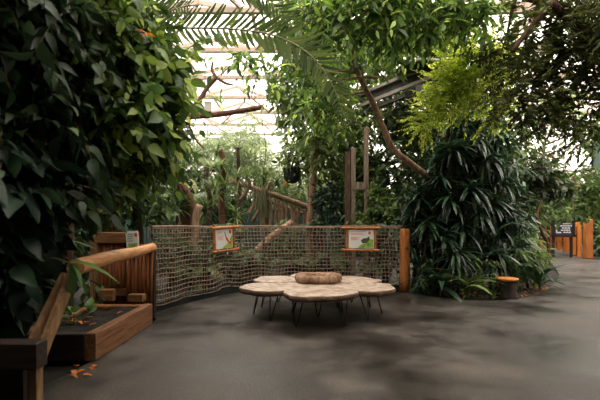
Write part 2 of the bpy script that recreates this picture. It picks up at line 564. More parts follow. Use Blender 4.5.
path_edge = [(-6, -6.5), (-3.2, -2), (-2.5, 1.5), (-1.95, 3.4), (-1.9, 5.2), (-2.13, 5.62), (-1.75, 6.55), (-1.2, 7.45), (-.5, 7.88), (.4, 8.0), (1.3, 7.8), (1.93, 7.5)]
path_edge += [tuple(G(*q)[:2]) for q in ((410, 293.5), (440, 297.5), (480, 300.5), (515, 299), (540, 293), (553, 284), (559, 275), (555, 268), (551, 263))]
path_edge += [(9.3, 16.4), (12.2, 16.4), (13, 12), (12, 7), (11, 2), (10, -3), (9, -6.5)]
sm = [np.array([a[0], a[1], 0.0]) for a in path_edge]
outline = spline(sm[:4], 8)[:-1] + spline(sm[3:6], 8)[:-1] + spline(sm[5:12], 40)[:-1] + spline(sm[11:21], 50) + sm[21:]
n = len(outline)
m = MB()
m.add([(p[0], p[1], 0) for p in outline] + [(p[0], p[1], -.06) for p in outline], [tuple(range(n))[::-1]] + [(i, (i + 1) % n, (i + 1) % n + n, i + n) for i in range(n)])
floor = m.build('floor', M['concrete']); tag(floor, kind='structure')
import bmesh
bm = bmesh.new(); bm.from_mesh(floor.data); bmesh.ops.recalc_face_normals(bm, faces=bm.faces)
bmesh.ops.triangulate(bm, faces=[f for f in bm.faces if len(f.verts) > 4]); bm.to_mesh(floor.data); bm.free()

# greenhouse shell
X0, X1, Y0, Y1, ZR = -11.0, 19.0, -7.0, 26.0, 7.0
m = MB(); m.box((X0 - .1, (Y0 + Y1) / 2, ZR / 2), (.2, Y1 - Y0, ZR)); tag(m.build('wall_left', M['teal']), kind='structure')
m = MB(); m.box(((X0 + X1) / 2, Y0 - .1, ZR / 2), (X1 - X0, .2, ZR)); tag(m.build('wall_back', M['teal']), kind='structure')
m = MB(); m.box((X1 + .02, (Y0 + Y1) / 2, ZR / 2), (.02, Y1 - Y0, ZR)); tag(m.build('wall_right', M['teal']), kind='structure')
m = MB(); m.box(((X0 + X1) / 2, Y1 + .02, ZR / 2 + 1.3), (X1 - X0, .02, ZR - 2.6)); tag(m.build('wall_front', M['glass']), kind='structure')
m = MB(); m.box(((X0 + X1) / 2, Y1 + .05, 1.3), (X1 - X0, .2, 2.6)); tag(m.build('wall_front_base', M['teal']), kind='structure')
m = MB(); m.box(((X0 + X1) / 2, (Y0 + Y1) / 2, ZR + 1.0), (X1 - X0 + .4, Y1 - Y0 + .4, .02)); tag(m.build('ceiling', M['glass']), kind='structure')
m = MB(); m.box((4, -2.9, 4.3), (30, 8.0, .2)); tag(m.build('unseen_shade_slab', M['teal']), kind='structure')  # unseen slab above the camera, added to darken the foreground and left foliage
# upper and lower chords, lattice diagonals of the roof frame
k = 0
for y in np.arange(Y0 + .9, Y1 + .1, 2.4):
    m = MB()
    m.beam((X0, y, ZR), (X1, y, ZR), .13, .13)
    k += 1
    tag(m.build(f'trim_{k}', M['frame_white']), kind='structure')
for x in np.arange(X0 + .5, X1, 3.0):
    m = MB()
    m.beam((x, Y0, ZR + .95), (x, Y1, ZR + .95), .1, .12)
    for j, y in enumerate(np.arange(Y0 + .9, Y1 - 2.4, 2.4)):
        m.beam((x, y, ZR), (x + 1.5, y + 1.2, ZR + .9), .13, .13)
        m.beam((x + 3, y, ZR), (x + 1.5, y + 1.2, ZR + .9), .13, .13)
        m.beam((x + 1.5, y + 1.2, ZR + .9), (x + (0 if j % 2 else 3), y + 2.4, ZR), .08, .08)
    k += 1
    tag(m.build(f'trim_{k}', M['frame_white']), kind='structure')
for side, (a, b) in enumerate((((X0, Y1), (X1, Y1)), ((X1, Y0), (X1, Y1)))):
    m = MB()
    for t in np.linspace(0, 1, 13):
        x, y = a[0] + (b[0] - a[0]) * t, a[1] + (b[1] - a[1]) * t
        m.beam((x, y, 0), (x, y, ZR + .95), .09, .09)
    for z in (2.65, 4.8):
        m.beam((a[0], a[1], z), (b[0], b[1], z), .12, .12)
    k += 1
    tag(m.build(f'trim_{k}', M['frame_white']), kind='structure')

# ================================================================== PETAL TABLE
TC = np.array([.25, 5.9, 0.0])
TH = .425
table = empty('petal_table', TC, 'low grey timber table of six petal shaped slabs on thin hairpin legs', 'table')


def slab(k):
    ang = math.radians([-90, -31, 29, 90, 151, 211][k])
    g = random.Random(40 + k)
    R = [1.22, 1.14, 1.02, 1.1, 1.04, 1.14][k]
    half = math.radians([31.5, 29, 29.3, 31, 29.3, 29][k])
    ph = [g.uniform(0, 6.28) for _ in range(4)]
    th = .078
    ztop = TH + [.006, 0, -.004, .004, .002, -.002][k]
    out = []
    N = 40
    # rounded petal: outer edge then the sides back to the hub
    for i in range(N + 1):
        u = -1 + 2 * i / N
        a = u * half
        r = R * (1 - .26 * abs(u) ** 3.6) * (1 + .03 * math.sin(4 * u + ph[0]) + .014 * math.sin(9 * u + ph[1]) + .006 * math.sin(21 * u + ph[2]))
        out.append((r, a))
    for i in range(1, 6):
        t = i / 6
        out.append((R * .74 * (1 - t) + .16 * t, half * (.985 - .1 * t)))
    for i in range(5):
        out.append((.15, half * .85 * (1 - 2 * i / 4)))
    for i in range(5, 0, -1):
        t = i / 6
        out.append((R * .74 * (1 - t) + .16 * t, -half * (.985 - .1 * t)))
    ring = [(math.cos(ang + a) * r, math.sin(ang + a) * r) for r, a in out]
    cx = sum(p[0] for p in ring) / len(ring); cy = sum(p[1] for p in ring) / len(ring)
    levels = [(.93, ztop - th), (.985, ztop - th * .72), (1.0, ztop - th * .35), (.985, ztop - .008), (.965, ztop)]
    n = len(ring)
    rim = MB()
    vs = []
    for s, z in levels:
        for i, (x, y) in enumerate(ring):
            w = 1 + .01 * math.sin(i * 2.3 + z * 90)
            vs.append((TC[0] + cx + (x - cx) * s * w, TC[1] + cy + (y - cy) * s * w, z))
    fs = [tuple(range(n))[::-1]]
    for l in range(4):
        fs += [(l * n + i, l * n + (i + 1) % n, (l + 1) * n + (i + 1) % n, (l + 1) * n + i) for i in range(n)]
    fs.append(tuple(range(4 * n, 5 * n)))
    rim.add(vs, fs)
    s = rim.build('slab', M['slab'], table, True)
    s.data.materials.append(M['slab_rim'])
    for p in s.data.polygons:
        if len(p.vertices) == 4 and p.index < 1 + 3 * n:
            p.material_index = 1
    # hairpin legs
    for (rr, aa) in ((.82 * R, .5), (.82 * R, -.5), (.36 * R, 0.0)):
        a = ang + aa * half * 1.1
        foot = np.array([TC[0] + math.cos(a) * rr, TC[1] + math.sin(a) * rr, .008])
        rad = np.array([math.cos(a), math.sin(a), 0]); tan = np.array([-rad[1], rad[0], 0])
        top1 = foot + np.array([0, 0, ztop - th - .008]) - rad * .07 + tan * .075
        top2 = foot + np.array([0, 0, ztop - th - .008]) - rad * .07 - tan * .075
        lm = MB(); lm.tube([top1, foot + tan * .012 + np.array([0, 0, .02]), foot, foot - tan * .012 + np.array([0, 0, .02]), top2], .0085, 6)
        lm.build('hairpin_leg', M['iron'], s, True)


for k in range(6):
    slab(k)

# ring of wood in the middle of the table
m = MB()
rc = np.array([.27, 5.92]); prof = [(.19, TH + .012), (.31, TH + .008), (.338, TH + .02), (.346, TH + .055), (.338, TH + .095), (.322, TH + .112), (.26, TH + .116), (.2, TH + .108), (.15, TH + .06)]
n = 44; vs = []
for r, z in prof:
    for i in range(n):
        a = 2 * math.pi * i / n
        w = 1 + .02 * math.sin(5 * a + 1) + .018 * math.sin(11 * a) + .012 * math.sin(23 * a + z * 30)
        vs.append((rc[0] + math.cos(a) * r * w, rc[1] + math.sin(a) * r * w, z + .006 * math.sin(3 * a)))
fs = []
for l in range(len(prof)):
    q = (l + 1) % len(prof)
    fs += [(l * n + i, l * n + (i + 1) % n, q * n + (i + 1) % n, q * n + i) for i in range(n)]
m.add(vs, fs)
o = m.build('wooden_ring', M['ring_wood'], None, True); tag(o, 'thick brown hollowed wooden ring lying at the middle of the petal table', 'wooden ring')

# ================================================================== ROPE NET FENCE
fence_line = spline([(-2.13, 5.66, 0), (-1.78, 6.6, 0), (-1.2, 7.5, 0), (-.5, 7.93, 0), (.4, 8.05, 0), (1.3, 7.85, 0), (1.95, 7.6, 0)], 120)
FL = np.array(fence_line)
seg = np.concatenate([[0], np.cumsum(np.linalg.norm(np.diff(FL, axis=0), axis=1))]); FLEN = seg[-1]


def fpt(s, off=0.0):
    x = np.interp(s, seg, FL[:, 0]); y = np.interp(s, seg, FL[:, 1])
    e = .02
    tx = np.interp(min(s + e, FLEN), seg, FL[:, 0]) - np.interp(max(s - e, 0), seg, FL[:, 0])
    ty = np.interp(min(s + e, FLEN), seg, FL[:, 1]) - np.interp(max(s - e, 0), seg, FL[:, 1])
    l = math.hypot(tx, ty)
    return np.array([x + ty / l * off, y - tx / l * off, 0.0])


fence = empty('rope_net_fence', fpt(FLEN / 2), 'curved brown rope net fence with dark kerb behind the petal table', 'fence')
FT = 1.235
m = MB()


def netz(s, z):
    """rope sags between hanging points, more at the lower rows"""
    f = (FT - z) / FT
    return z - .035 * f * (.5 - .5 * math.cos(2 * math.pi * s / .85)) - .012 * math.sin(s * 9 + z * 3) * f - .02 * f * math.sin(s * 2.2)


def netoff(s, z):
    f = (FT - z) / FT
    return .05 + .035 * f * math.sin(s * 5.1 + 1) + .02 * math.sin(s * 13 + z * 2) * f


cell = .072
rows = [FT - .02 - i * cell for i in range(16)]
for z in rows:
    pts = []
    for s in np.arange(0, FLEN + .001, .05):
        p = fpt(s, netoff(s, z)); p[2] = netz(s, z); pts.append(p)
    m.tube(pts, .0075 + .001 * rnd.random(), 4)
for s in np.arange(0.01, FLEN, cell):
    pts = []
    for i, z in enumerate(rows):
        sh = s + .012 * math.sin(i * .9 + s * 4)
        p = fpt(sh, netoff(sh, z)); p[2] = netz(sh, z); pts.append(p)
    m.tube(pts, .0072, 4)
m.build('net', M['rope'], fence, True)
pts = []
for s in np.linspace(0, FLEN, 80):
    p = fpt(s, .03); p[2] = FT + .006 * math.sin(s * 3); pts.append(p)
m = MB(); m.tube(pts, .021, 8, .1); m.build('top_rail', M['rail'], fence, True)
m = MB()
ks = np.linspace(0, FLEN, 80); vs = []; fs = []
for s in ks:
    for off, z in ((-.03, 0), (.0, 0), (.0, .13), (-.03, .13)):
        p = fpt(s, off); vs.append((p[0], p[1], z))
for i in range(79):
    for q in range(4):
        a, b = i * 4 + q, i * 4 + (q + 1) % 4
        fs.append((a, b, b + 4, a + 4))
fs += [(3, 2, 1, 0), tuple(79 * 4 + q for q in range(4))]
m.add(vs, fs); m.build('kerb', M['black'], fence)
for s in (.03, 1.35, 2.7, 4.0):
    p = fpt(s, -.045); m = MB(); m.tube([p, p + np.array([0, 0, 1.24])], .03, 10); m.build('post', M['black'], fence, True)
ep = np.array([1.99, 7.6, 0])
m = MB(); m.tube([ep + np.array([0, 0, z]) for z in (0, .3, .8, 1.17, 1.2)], [.105, .1, .098, .096, .085], 18, .02)
o = m.build('end_post', M['orange_wood_z'], fence, True); o['label'] = 'thick orange timber end post'


# ================================================================== SIGNS IN BAMBOO FRAMES
def bamboo_pole(a, b, r, mat, parent, name='frame_pole'):
    a, b = np.array(a, float), np.array(b, float)
    L = np.linalg.norm(b - a); n = max(2, int(L / .16))
    pts, rr = [], []
    for i in range(n):
        for t, f in ((.02, 1.0), (.5, .94), (.93, .98), (.97, 1.12)):
            pts.append(a + (b - a) * (i + t) / n); rr.append(r * f)
    m = MB(); m.tube(pts, rr, 9)
    return m.build(name, mat, parent, True)


def info_sign(name, label, s, tilt, w, h, zc, picture):
    c = fpt(s, .115); c[2] = zc
    d = fpt(s + .05) - fpt(s - .05); d /= np.linalg.norm(d)
    nrm = np.array([d[1], -d[0], 0.0])
    ct, st = math.cos(tilt), math.sin(tilt)
    U = d * ct + np.array([0, 0, 1]) * st
    V = np.array([0, 0, 1]) * ct - d * st
    root = empty(name, c, label, 'sign', 'bamboo framed signs on the net fence')

    def q(u, v, o=0.0):
        return c + U * u + V * v + nrm * o
    W, H = w / 2, h / 2
    r = .024
    bamboo_pole(q(-W - .03, -H - .06, .0), q(-W - .03, H + .1, .0), r, M['bamboo'], root)
    bamboo_pole(q(W + .03, -H - .06, .0), q(W + .03, H + .1, .0), r, M['bamboo'], root)
    bamboo_pole(q(-W - .13, H + .035, .03), q(W + .13, H + .035, .03), r, M['bamboo_x'], root)
    bamboo_pole(q(-W - .13, -H - .035, .03), q(W + .13, -H - .035, .03), r, M['bamboo_x'], root)

    def slabq(pts, o0, o1):
        mm = MB(); n = len(pts)
        mm.add([q(u, v, o1) for u, v in pts] + [q(u, v, o0) for u, v in pts], [tuple(range(n)), tuple(range(2 * n - 1, n - 1, -1))] + [(i, i + n, (i + 1) % n + n, (i + 1) % n) for i in range(n)])
        return mm
    pan = slabq([(-W, -H), (W, -H), (W, H), (-W, H)], -.004, .008).build('panel', M['paper'], root)
    picture(slabq, pan, W, H)
    return root


def fish_picture(slabq, pan, W, H):
    slabq([(-.35 * W, -.97 * H), (.97 * W, -.97 * H), (.97 * W, .35 * H), (.8 * W, .2 * H), (.55 * W, -.3 * H), (.2 * W, -.62 * H)], .008, .0095).build('grass_print', M['sign_green'], pan)
    slabq([(.1 * W, .3 * H), (.25 * W, .2 * H), (.75 * W, -.3 * H), (.82 * W, -.5 * H), (.6 * W, -.55 * H), (.35 * W, -.3 * H), (.15 * W, 0)], .0095, .011).build('animal_print', M['red'], pan)
    slabq([(.02 * W, .75 * H), (.08 * W, .75 * H), (.22 * W, .2 * H), (.12 * W, .15 * H)], .0095, .011).build('tail_print', M['sign_dark'], pan)
    slabq([(.4 * W, .02 * H), (.5 * W, .0 * H), (.68 * W, -.25 * H), (.6 * W, -.3 * H)], .011, .012).build('marking_print', M['white'], pan)
    slabq([(.58 * W, .55 * H), (.82 * W, .55 * H), (.82 * W, .9 * H), (.58 * W, .9 * H)], .008, .0095).build('logo', M['red'], pan)
    mm = None
    for i, (v, a, b) in enumerate(((.72, -.78, -.35), (.58, -.78, -.45), (.3, -.78, -.1), (.18, -.78, -.15), (.06, -.78, -.2), (-.06, -.78, -.12))):
        t = slabq([(a * W, v * H), (b * W, v * H), (b * W, (v + .055) * H), (a * W, (v + .055) * H)], .008, .009)
        mm = t if mm is None else mm.add(t.v, t.f)
    mm.build('lettering', M['pink'], pan)


def beetle_picture(slabq, pan, W, H):
    slabq([(-.25 * W, -.97 * H), (.97 * W, -.97 * H), (.97 * W, -.05 * H), (.7 * W, .02 * H), (.35 * W, -.45 * H), (0, -.62 * H)], .008, .0095).build('grass_print', M['sign_green'], pan)
    slabq([(-.02 * W, -.15 * H), (.2 * W, .08 * H), (.45 * W, .1 * H), (.65 * W, .3 * H), (.7 * W, .1 * H), (.62 * W, -.2 * H), (.4 * W, -.45 * H), (.1 * W, -.45 * H)], .0095, .011).build('animal_print', M['sign_dark'], pan)
    slabq([(.68 * W + .1 * W * math.cos(a), .66 * H + .17 * H * math.sin(a)) for a in np.linspace(0, 6.28, 15)[:-1]], .008, .0095).build('logo', M['red'], pan)
    mm = None
    for i, (v, a, b) in enumerate(((.76, -.8, .42), (.58, -.8, .1), (.44, -.8, .3), (.12, -.8, -.1), (0, -.8, -.3), (-.12, -.8, -.2))):
        t = slabq([(a * W, v * H), (b * W, v * H), (b * W, (v + .07) * H), (a * W, (v + .07) * H)], .008, .009)
        mm = t if mm is None else mm.add(t.v, t.f)
    mm.build('lettering', M['pink'], pan)


def s_at_px(px):
    best = min(np.linspace(.1, FLEN - .1, 400), key=lambda s: abs(300 + 400 * fpt(s, .115)[0] / fpt(s, .115)[1] - px))
    return best


s1 = s_at_px(224); d1 = fpt(s1, .115)[1]
info_sign('info_sign', 'tilted bamboo framed sign with red animal picture on the net fence', s1, math.radians(2.5), 23 / 400 * d1 * 1.02, 19 / 400 * d1, EYE - (239 - HOR) / 400 * d1, fish_picture)
s2 = s_at_px(361); d2 = fpt(s2, .115)[1]
info_sign('info_sign', 'level bamboo framed sign with round red mark nearest the orange post', s2, 0, 25 / 400 * d2, 18.5 / 400 * d2, EYE - (239 - HOR) / 400 * d2, beetle_picture)

# ================================================================== PLANTER, RAIL, PANEL
pl = empty('raised_planter', (-2.25, 4.4, 0), 'long raised planter box of brown sleepers beside the concrete path', 'planter')
m = MB(); m.box((-1.935, 4.40, .13), (.1, 1.42, .26)); m.build('side_board', M['plank_y'], pl)
m = MB(); m.box((-2.6, 4.40, .13), (.1, 1.42, .26)); m.build('side_board', M['plank_y'], pl)
m = MB(); m.box((-2.268, 3.73, .128), (.56, .1, .25)); m.build('end_board', M['dark_wood'], pl)  # near-black tone holds weathering plus the shade on this face
m = MB(); m.box((-2.268, 5.06, .128), (.56, .1, .25)); m.build('end_board', M['plank_x'], pl)
m = MB()
g = np.random.default_rng(5); nx, ny = 16, 40; vs = []; fs = []
for j in range(ny):
    for i in range(nx):
        vs.append((-2.55 + .565 * i / (nx - 1), 3.77 + 1.25 * j / (ny - 1), .2 + .03 * g.random() + .03 * math.sin(i * .5) * math.sin(j * .3)))
for j in range(ny - 1):
    for i in range(nx - 1):
        a = j * nx + i; fs.append((a, a + 1, a + nx + 1, a + nx))
m.add(vs, fs); o = m.build('soil', M['soil'], pl, True); o['label'] = 'dark loose soil filling the planter'

# small plants in the planter
for i, (px, py, n_, L, mt, lb) in enumerate(((74, 322, 9, .16, 'leaf_mid', 'small green seedling in the planter by its dark end board'), (88, 314, 8, .17, 'leaf_fresh', 'small pale leaved seedling standing at the middle of the planter'), (101, 302, 12, .2, 'leaf_dark', 'bushy dark seedling at the far end of the planter'))):
    d = (EYE - .23) * 400 / (py - HOR); c = P(px, py, d)
    r_ = empty('seedling', c, lb, 'seedling', 'seedlings in the planter')
    pr = rosette(r_, c + np.array([0, 0, .03]), n_, L, mt, 90 + i, T_BROAD, (.1, 1.4))
    foliage('leaves', *pr, T_BROAD, M[mt], r_)
    mm = MB(); mm.tube([c - np.array([0, 0, .03]), c + np.array([0, 0, .08])], .006, 5); mm.build('stem', M['stem'], r_)
g = np.random.default_rng(8)
for i in range(9):
    x, y = g.uniform(-2.5, -2.03), g.uniform(3.9, 4.9)
    o = foliage('fallen_leaf', np.array([[x, y, .262]]), g.normal(size=(1, 3)) * np.array([1, 1, .1]), np.array([[.1, .1, 1]]), np.array([.07]), T_BROAD, M['leaf_orange'], None)
    tag(o, 'small orange fallen leaf lying on the planter soil', 'leaf', 'fallen leaves in the planter')
for i in range(7):
    x, y = g.uniform(-1.98, -1.7), g.uniform(3.3, 3.6)
    o = foliage('fallen_leaf', np.array([[x, y, .008 + .003 * i]]), g.normal(size=(1, 3)) * np.array([1, 1, .05]), np.array([[.1, .1, 1]]), np.array([.08]), T_BROAD, M['leaf_orange'], None)
    tag(o, 'brown orange fallen leaf on the path at the planter front corner', 'leaf', 'fallen leaves on the path')

# thick log rail with the leaning brace of boards
rail = empty('log_rail', (-1.6, 2.7, 0), 'thick smooth orange brown log handrail running above the planter', 'handrail')
m = MB(); m.tube(spline([(-1.6, 2.85, .955), (-1.72, 3.6, .965), (-1.9, 4.7, .95), (-2.05, 5.55, .955)], 16), .06, 16, .02)
m.build('rail', M['log_wood'], rail, True)
m = MB(); m.beam((-2.03, 5.5, 0), (-2.03, 5.5, .91), .08, .08); m.build('support_post', M['dark_wood'], rail)
m = MB(); m.beam((-1.62, 2.44, .36), (-1.62, 2.84, .9), .035, .08); m.build('brace_board', M['plank_z'], rail)
m = MB(); m.beam((-1.71, 2.46, .4), (-1.68, 2.86, .9), .03, .065); m.build('brace_board', M['plank_z'], rail)

# dark low timber box at the path edge
bx = empty('timber_box', (-1.9, 2.3, 0), 'dark low timber bed edge with heavy top beam near the log rail end', 'bed edge')
m = MB(); m.box((-2.15, 2.34, .5), (1.28, .1, .16)); m.build('top_beam', M['dark_wood'], bx)
m = MB(); m.box((-1.57, 2.37, .21), (.055, .06, .42)); m.build('corner_post', M['plank_z'], bx)
m = MB(); m.box((-2.22, 2.39, .21), (1.15, .03, .42)); m.build('side_panel', M['dark_wood'], bx)

# bamboo slat panel with timber frame
wp = empty('slat_panel', (-2.42, 5.5, 0), 'reddish wooden slat panel with pale frame post behind the log handrail', 'panel')
PY = 5.52
m = MB(); m.box((-2.82, PY - .02, .56), (.09, .09, 1.12)); m.build('frame_post', M['plank_z'], wp)
m = MB(); m.box((-2.5, PY - .03, 1.09), (.56, .08, .15)); m.build('top_beam', M['plank_x'], wp)
m = MB(); m.box((-2.5, PY - .03, .34), (.56, .05, .1)); m.build('lower_beam', M['plank_x'], wp)
sl = MB()
for i in range(8):
    sl.tube([(-2.74 + i * .052, PY, .02), (-2.74 + i * .052, PY, 1.05)], .028, 8)
sl.build('slats', M['fence_wood'], wp, True)
s2m = MB()
for i in range(7):
    s2m.tube([(-2.36 + i * .052, PY - .05, .02), (-2.33 + i * .052, PY - .05, 1.0)], .028, 8)
s2m.build('slats', M['fence_wood'], wp, True)
m = MB(); m.box((-2.55, 5.3, .345), (.17, .12, .16), .1); o = m.build('timber_block', M['plank_x']); tag(o, 'short sawn timber block lying on far planter edge before the slats', 'block')
o.location.z = -.01
m = MB(); m.box((-2.16, 5.3, .30), (.2, .11, .1), -.1); o = m.build('timber_block', M['plank_x']); tag(o, 'flat timber offcut lying beside the planter end below the log rail', 'block')
# leaflet card
c = P(132.5, 241, 5.38)
card = empty('info_card', c, 'small white and green information card fixed above the log handrail', 'sign')
m = MB(); m.box(c, (.165, .012, .26), 0, 0, -.09); m.build('card', M['paper'], card)
m = MB(); m.box(c + np.array([.05, -.008, .085]), (.038, .004, .045), 0, 0, -.09); m.build('logo', M['red'], card)
m = MB(); m.box(c + np.array([.01, -.008, -.07]), (.12, .004, .08), 0, 0, -.09); m.build('picture', M['sign_green'], card)
m = MB()
for i in range(4):
    m.box(c + np.array([-.03, -.008, .09 - i * .03]), (.07, .003, .008), 0, 0, -.09)
m.build('lettering', M['sign_dark'], card)
m = MB(); m.beam(c + np.array([0, .02, -.1]), c + np.array([0, .1, -.35]), .02, .02); m.build('bracket', M['black'], card)

# ================================================================== STUMP
c = G(507, 297.5)
st = empty('tree_stump', c, 'dark cut tree stump with bright orange sawn top under the dracaenas', 'stump')
m = MB(); m.tube([c + np.array([0, 0, z]) for z in (-.02, .04, .15, .28, .31)], [.2, .165, .15, .15, .155], 16, .12); m.build('trunk', M['bark_black'], st, True)
m = MB(); m.tube([c + np.array([0.0, 0, z]) for z in (.305, .325, .345)], [.17, .185, .17], 22, .1); m.build('sawn_top', M['gate_wood'], st, True)

# ================================================================== FAR GATE FENCE AND SIGN
gy = 16.3
gt = empty('plank_gate', (10.6, gy, 0), 'orange vertical plank fence at the far end of the path', 'fence')
for i, (px, w_, top, bot) in enumerate(((553, 6, 226, 249), (559, 6, 224, 250), (566, 7, 225, 252.5), (574, 7, 226, 255), (578.5, 6.5, 222, 257), )):
    x0 = (px - 300) / 400 * gy
    z1, z0 = EYE - (top - HOR) / 400 * gy, max(0.0, EYE - (bot - HOR) / 400 * gy)
    m = MB(); m.box((x0, gy, (z0 + z1) / 2), (w_ / 400 * gy * .82, .05, z1 - z0)); m.build('plank', M['gate_wood'], gt)
for z in (.55, 1.15):
    m = MB(); m.beam((10.0, gy + .06, z), (11.6, gy + .06, z), .05, .1); m.build('crossbar', M['dark_wood'], gt)
m = MB(); m.box((9.9, gy, .65), (.2, .08, 1.3)); m.build('gate_post', M['orange_wood_z'], gt)
x0 = (588 - 300) / 400 * 15.6
m = MB(); m.box((x0, 15.6, .76), (.26, .2, 1.52)); o = m.build('timber_post', M['orange_wood_z']); tag(o, 'single square orange timber post standing right of the plank fence', 'post')
c = P(563, 228.5, 15.9)
bs = empty('notice_board', c, 'dark framed blue notice board with white writing before the plank fence', 'sign')
m = MB(); m.box(c, (.76, .04, .54)); m.build('board', M['blue'], bs)
for dx, dz, sx, sz in ((0, .29, .92, .1), (0, -.29, 1.0, .1), (-.41, 0, .1, .62), (.41, 0, .1, .62)):
    m = MB(); m.box(c + np.array([dx, -.01, dz]), (sx, .09, sz)); m.build('frame_bar', M['dark_wood'], bs)
for dx in (-.36, .36):
    m = MB(); m.beam((c[0] + dx, 15.95, 0), (c[0] + dx, 15.95, c[2] - .3), .08, .08); m.build('post', M['dark_wood'], bs)
m = MB()
for i, (a, b) in enumerate(((-.02, .3), (-.12, .3), (-.05, .22), (-.1, .3), (.0, .28))):
    z = .19 - i * .085
    x = a
    while x < b - .03:
        w_ = rnd.uniform(.05, .1); m.box(c + np.array([x + w_ / 2, -.024, z]), (w_, .006, .04)); x += w_ + .02
m.build('lettering', M['white'], bs)
m = MB(); m.box(c + np.array([-.27, -.024, -.02]), (.05, .006, .3)); m.box(c + np.array([-.19, -.024, -.16]), (.2, .006, .05)); m.box(c + np.array([-.29, -.024, .12]), (.09, .006, .06))
m.build('figure_print', M['white'], bs)
c = P(525, 222, 13)
m = MB(); m.box(c, (.34, .05, .2), 0, 0, .1); m.box(c + np.array([0, 0, .1]), (.2, .05, .12), 0, 0, .3); o = m.build('orange_board', M['orange_wood_z']); tag(o, 'small orange wooden board glimpsed through the right hand shrubs', 'board')
m.__init__(); m.beam((c[0], c[1] + .05, 0), (c[0], c[1] + .05, c[2]), .06, .06); q_ = m.build('post', M['dark_wood']); q_.parent = o

# ================================================================== BACKGROUND TIMBER AND HANGING THINGS
def thing_tube(name, label, cat, ctrl, r0, r1, mat, n=14, group=None, sides=9):
    base = np.array(ctrl[0], float)
    r_ = empty(name, base, label, cat, group)
    m = MB(); m.tube(spline(ctrl, n), [r0 + (r1 - r0) * i / n for i in range(n + 1)], sides, .14)
    m.build('trunk', M[mat], r_, True)
    return r_


# stick railing of a raised walk
sr = empty('stick_railing', P(280, 225, 12), 'rustic railing of log rails and hanging sticks behind the net fence', 'railing')
def railpt(px, d0=11.5): return P(px, 184 + (px - 232) * .36, d0)
m = MB(); m.tube(spline([P(228, 180, 11.5), P(262, 191, 11.4), P(300, 204, 11.3), P(326, 215, 11.2)], 14), .075, 9, .12); m.build('handrail', M['bark_pale'], sr, True)
m = MB(); m.tube(spline([P(255, 196, 11.6), P(290, 209, 11.5), P(326, 222, 11.4)], 10), .05, 8, .12); m.build('lower_rail', M['bark_pale'], sr, True)
g = random.Random(3)
for i in range(16):
    px = 262 + i * 4.1 + g.uniform(-1, 1)
    top = railpt(px, 11.35); bot = P(px + g.uniform(-3, 3), 236, 11.3)
    m = MB(); m.tube(spline([top, (top + bot) / 2 + np.array([g.uniform(-.06, .06), 0, 0]), bot], 6), g.uniform(.035, .055), 7, .15); m.build('stick', M['bark_pale'], sr, True)
for i, (a, b) in enumerate((((247, 215), (262, 188)), ((252, 222), (268, 186)), ((240, 200), (250, 182)), ((256, 205), (272, 180)))):
    m = MB(); m.tube(spline([P(*a, 11.3), P((a[0] + b[0]) / 2 + 2, (a[1] + b[1]) / 2, 11.3), P(*b, 11.3)], 6), .05, 8, .15); m.build('prop_stick', M['bark_pale'], sr, True)
for px in (268, 322):
    m = MB(); m.tube([P(px, 226 + 400 * EYE / 11.5, 11.5), railpt(px)], .07, 8, .1); m.build('post', M['bark'], sr, True)
m = MB(); m.box(P(300, 220, 13.5) * np.array([1, 1, 0]) + np.array([-.2, 0, .85]), (3.4, .1, 1.9)); o = m.build('screen_panel', M['teal']); tag(o, 'flat teal green boarded screen behind the stick railing', 'screen')

# log with ropes high up in the opening
lg = empty('hanging_log', P(228, 113, 11), 'long brown log hung level under the roof opening', 'log')
m = MB(); m.tube(spline([P(190, 117, 10.6), P(215, 115, 10.8), P(240, 111, 11), P(263, 107, 11.2)], 12), .075, 9, .15); m.build('log', M['bark_red'], lg, True)
for px, py in ((205, 115), (255, 109)):
    a = P(px, py, 10.9); m = MB(); m.tube([a, np.array([a[0], a[1], ZR])], .012, 5); m.build('rope', M['rope'], lg, True)
sn = empty('branch_perch', P(193, 112, 11), 'forked brown branch rising from the hanging log', 'branch')
for ctrl, r in (([(194, 114), (200, 100), (207, 88), (216, 77)], .085), ([(216, 77), (212, 70), (213, 62)], .05), ([(216, 77), (225, 83), (233, 85)], .05), ([(193, 114), (189, 124), (196, 140), (206, 150)], .04)):
    m = MB(); m.tube(spline([P(*q, 10.9) for q in ctrl], 10), [r * (1 - .4 * i / 10) for i in range(11)], 8, .15); m.build('branch', M['bark_red'], sn, True)
c = P(208, 107.5, 10.7)
ln = empty('white_lantern', c, 'small white box lantern standing on the hanging log', 'lantern')
m = MB(); m.box(c, (.16, .16, .22)); m.build('body', M['lantern'], ln)
m = MB(); m.box(c + np.array([0, 0, .12]), (.18, .18, .03)); m.build('lid', M['frame_white'], ln)
m = MB(); m.box(c + np.array([0, 0, -.115]), (.17, .17, .03)); m.build('base', M['frame_white'], ln)
for i, (px, py, lb) in enumerate(((195, 108, 'yellow green tufted bromeliad beside the white lantern on the log'), (221, 103, 'pale green tufted bromeliad at the middle of the hanging log'))):
    c = P(px, py, 10.8); r_ = empty('bromeliad', c, lb, 'bromeliad', 'bromeliads on the hanging log')
    pr = rosette(r_, c, 30, .4, 'leaf_fresh', 70 + i, T_STRAP_S, (-.3, 1.2)); foliage('leaves', *pr, T_STRAP_S, M['leaf_fresh'], r_)

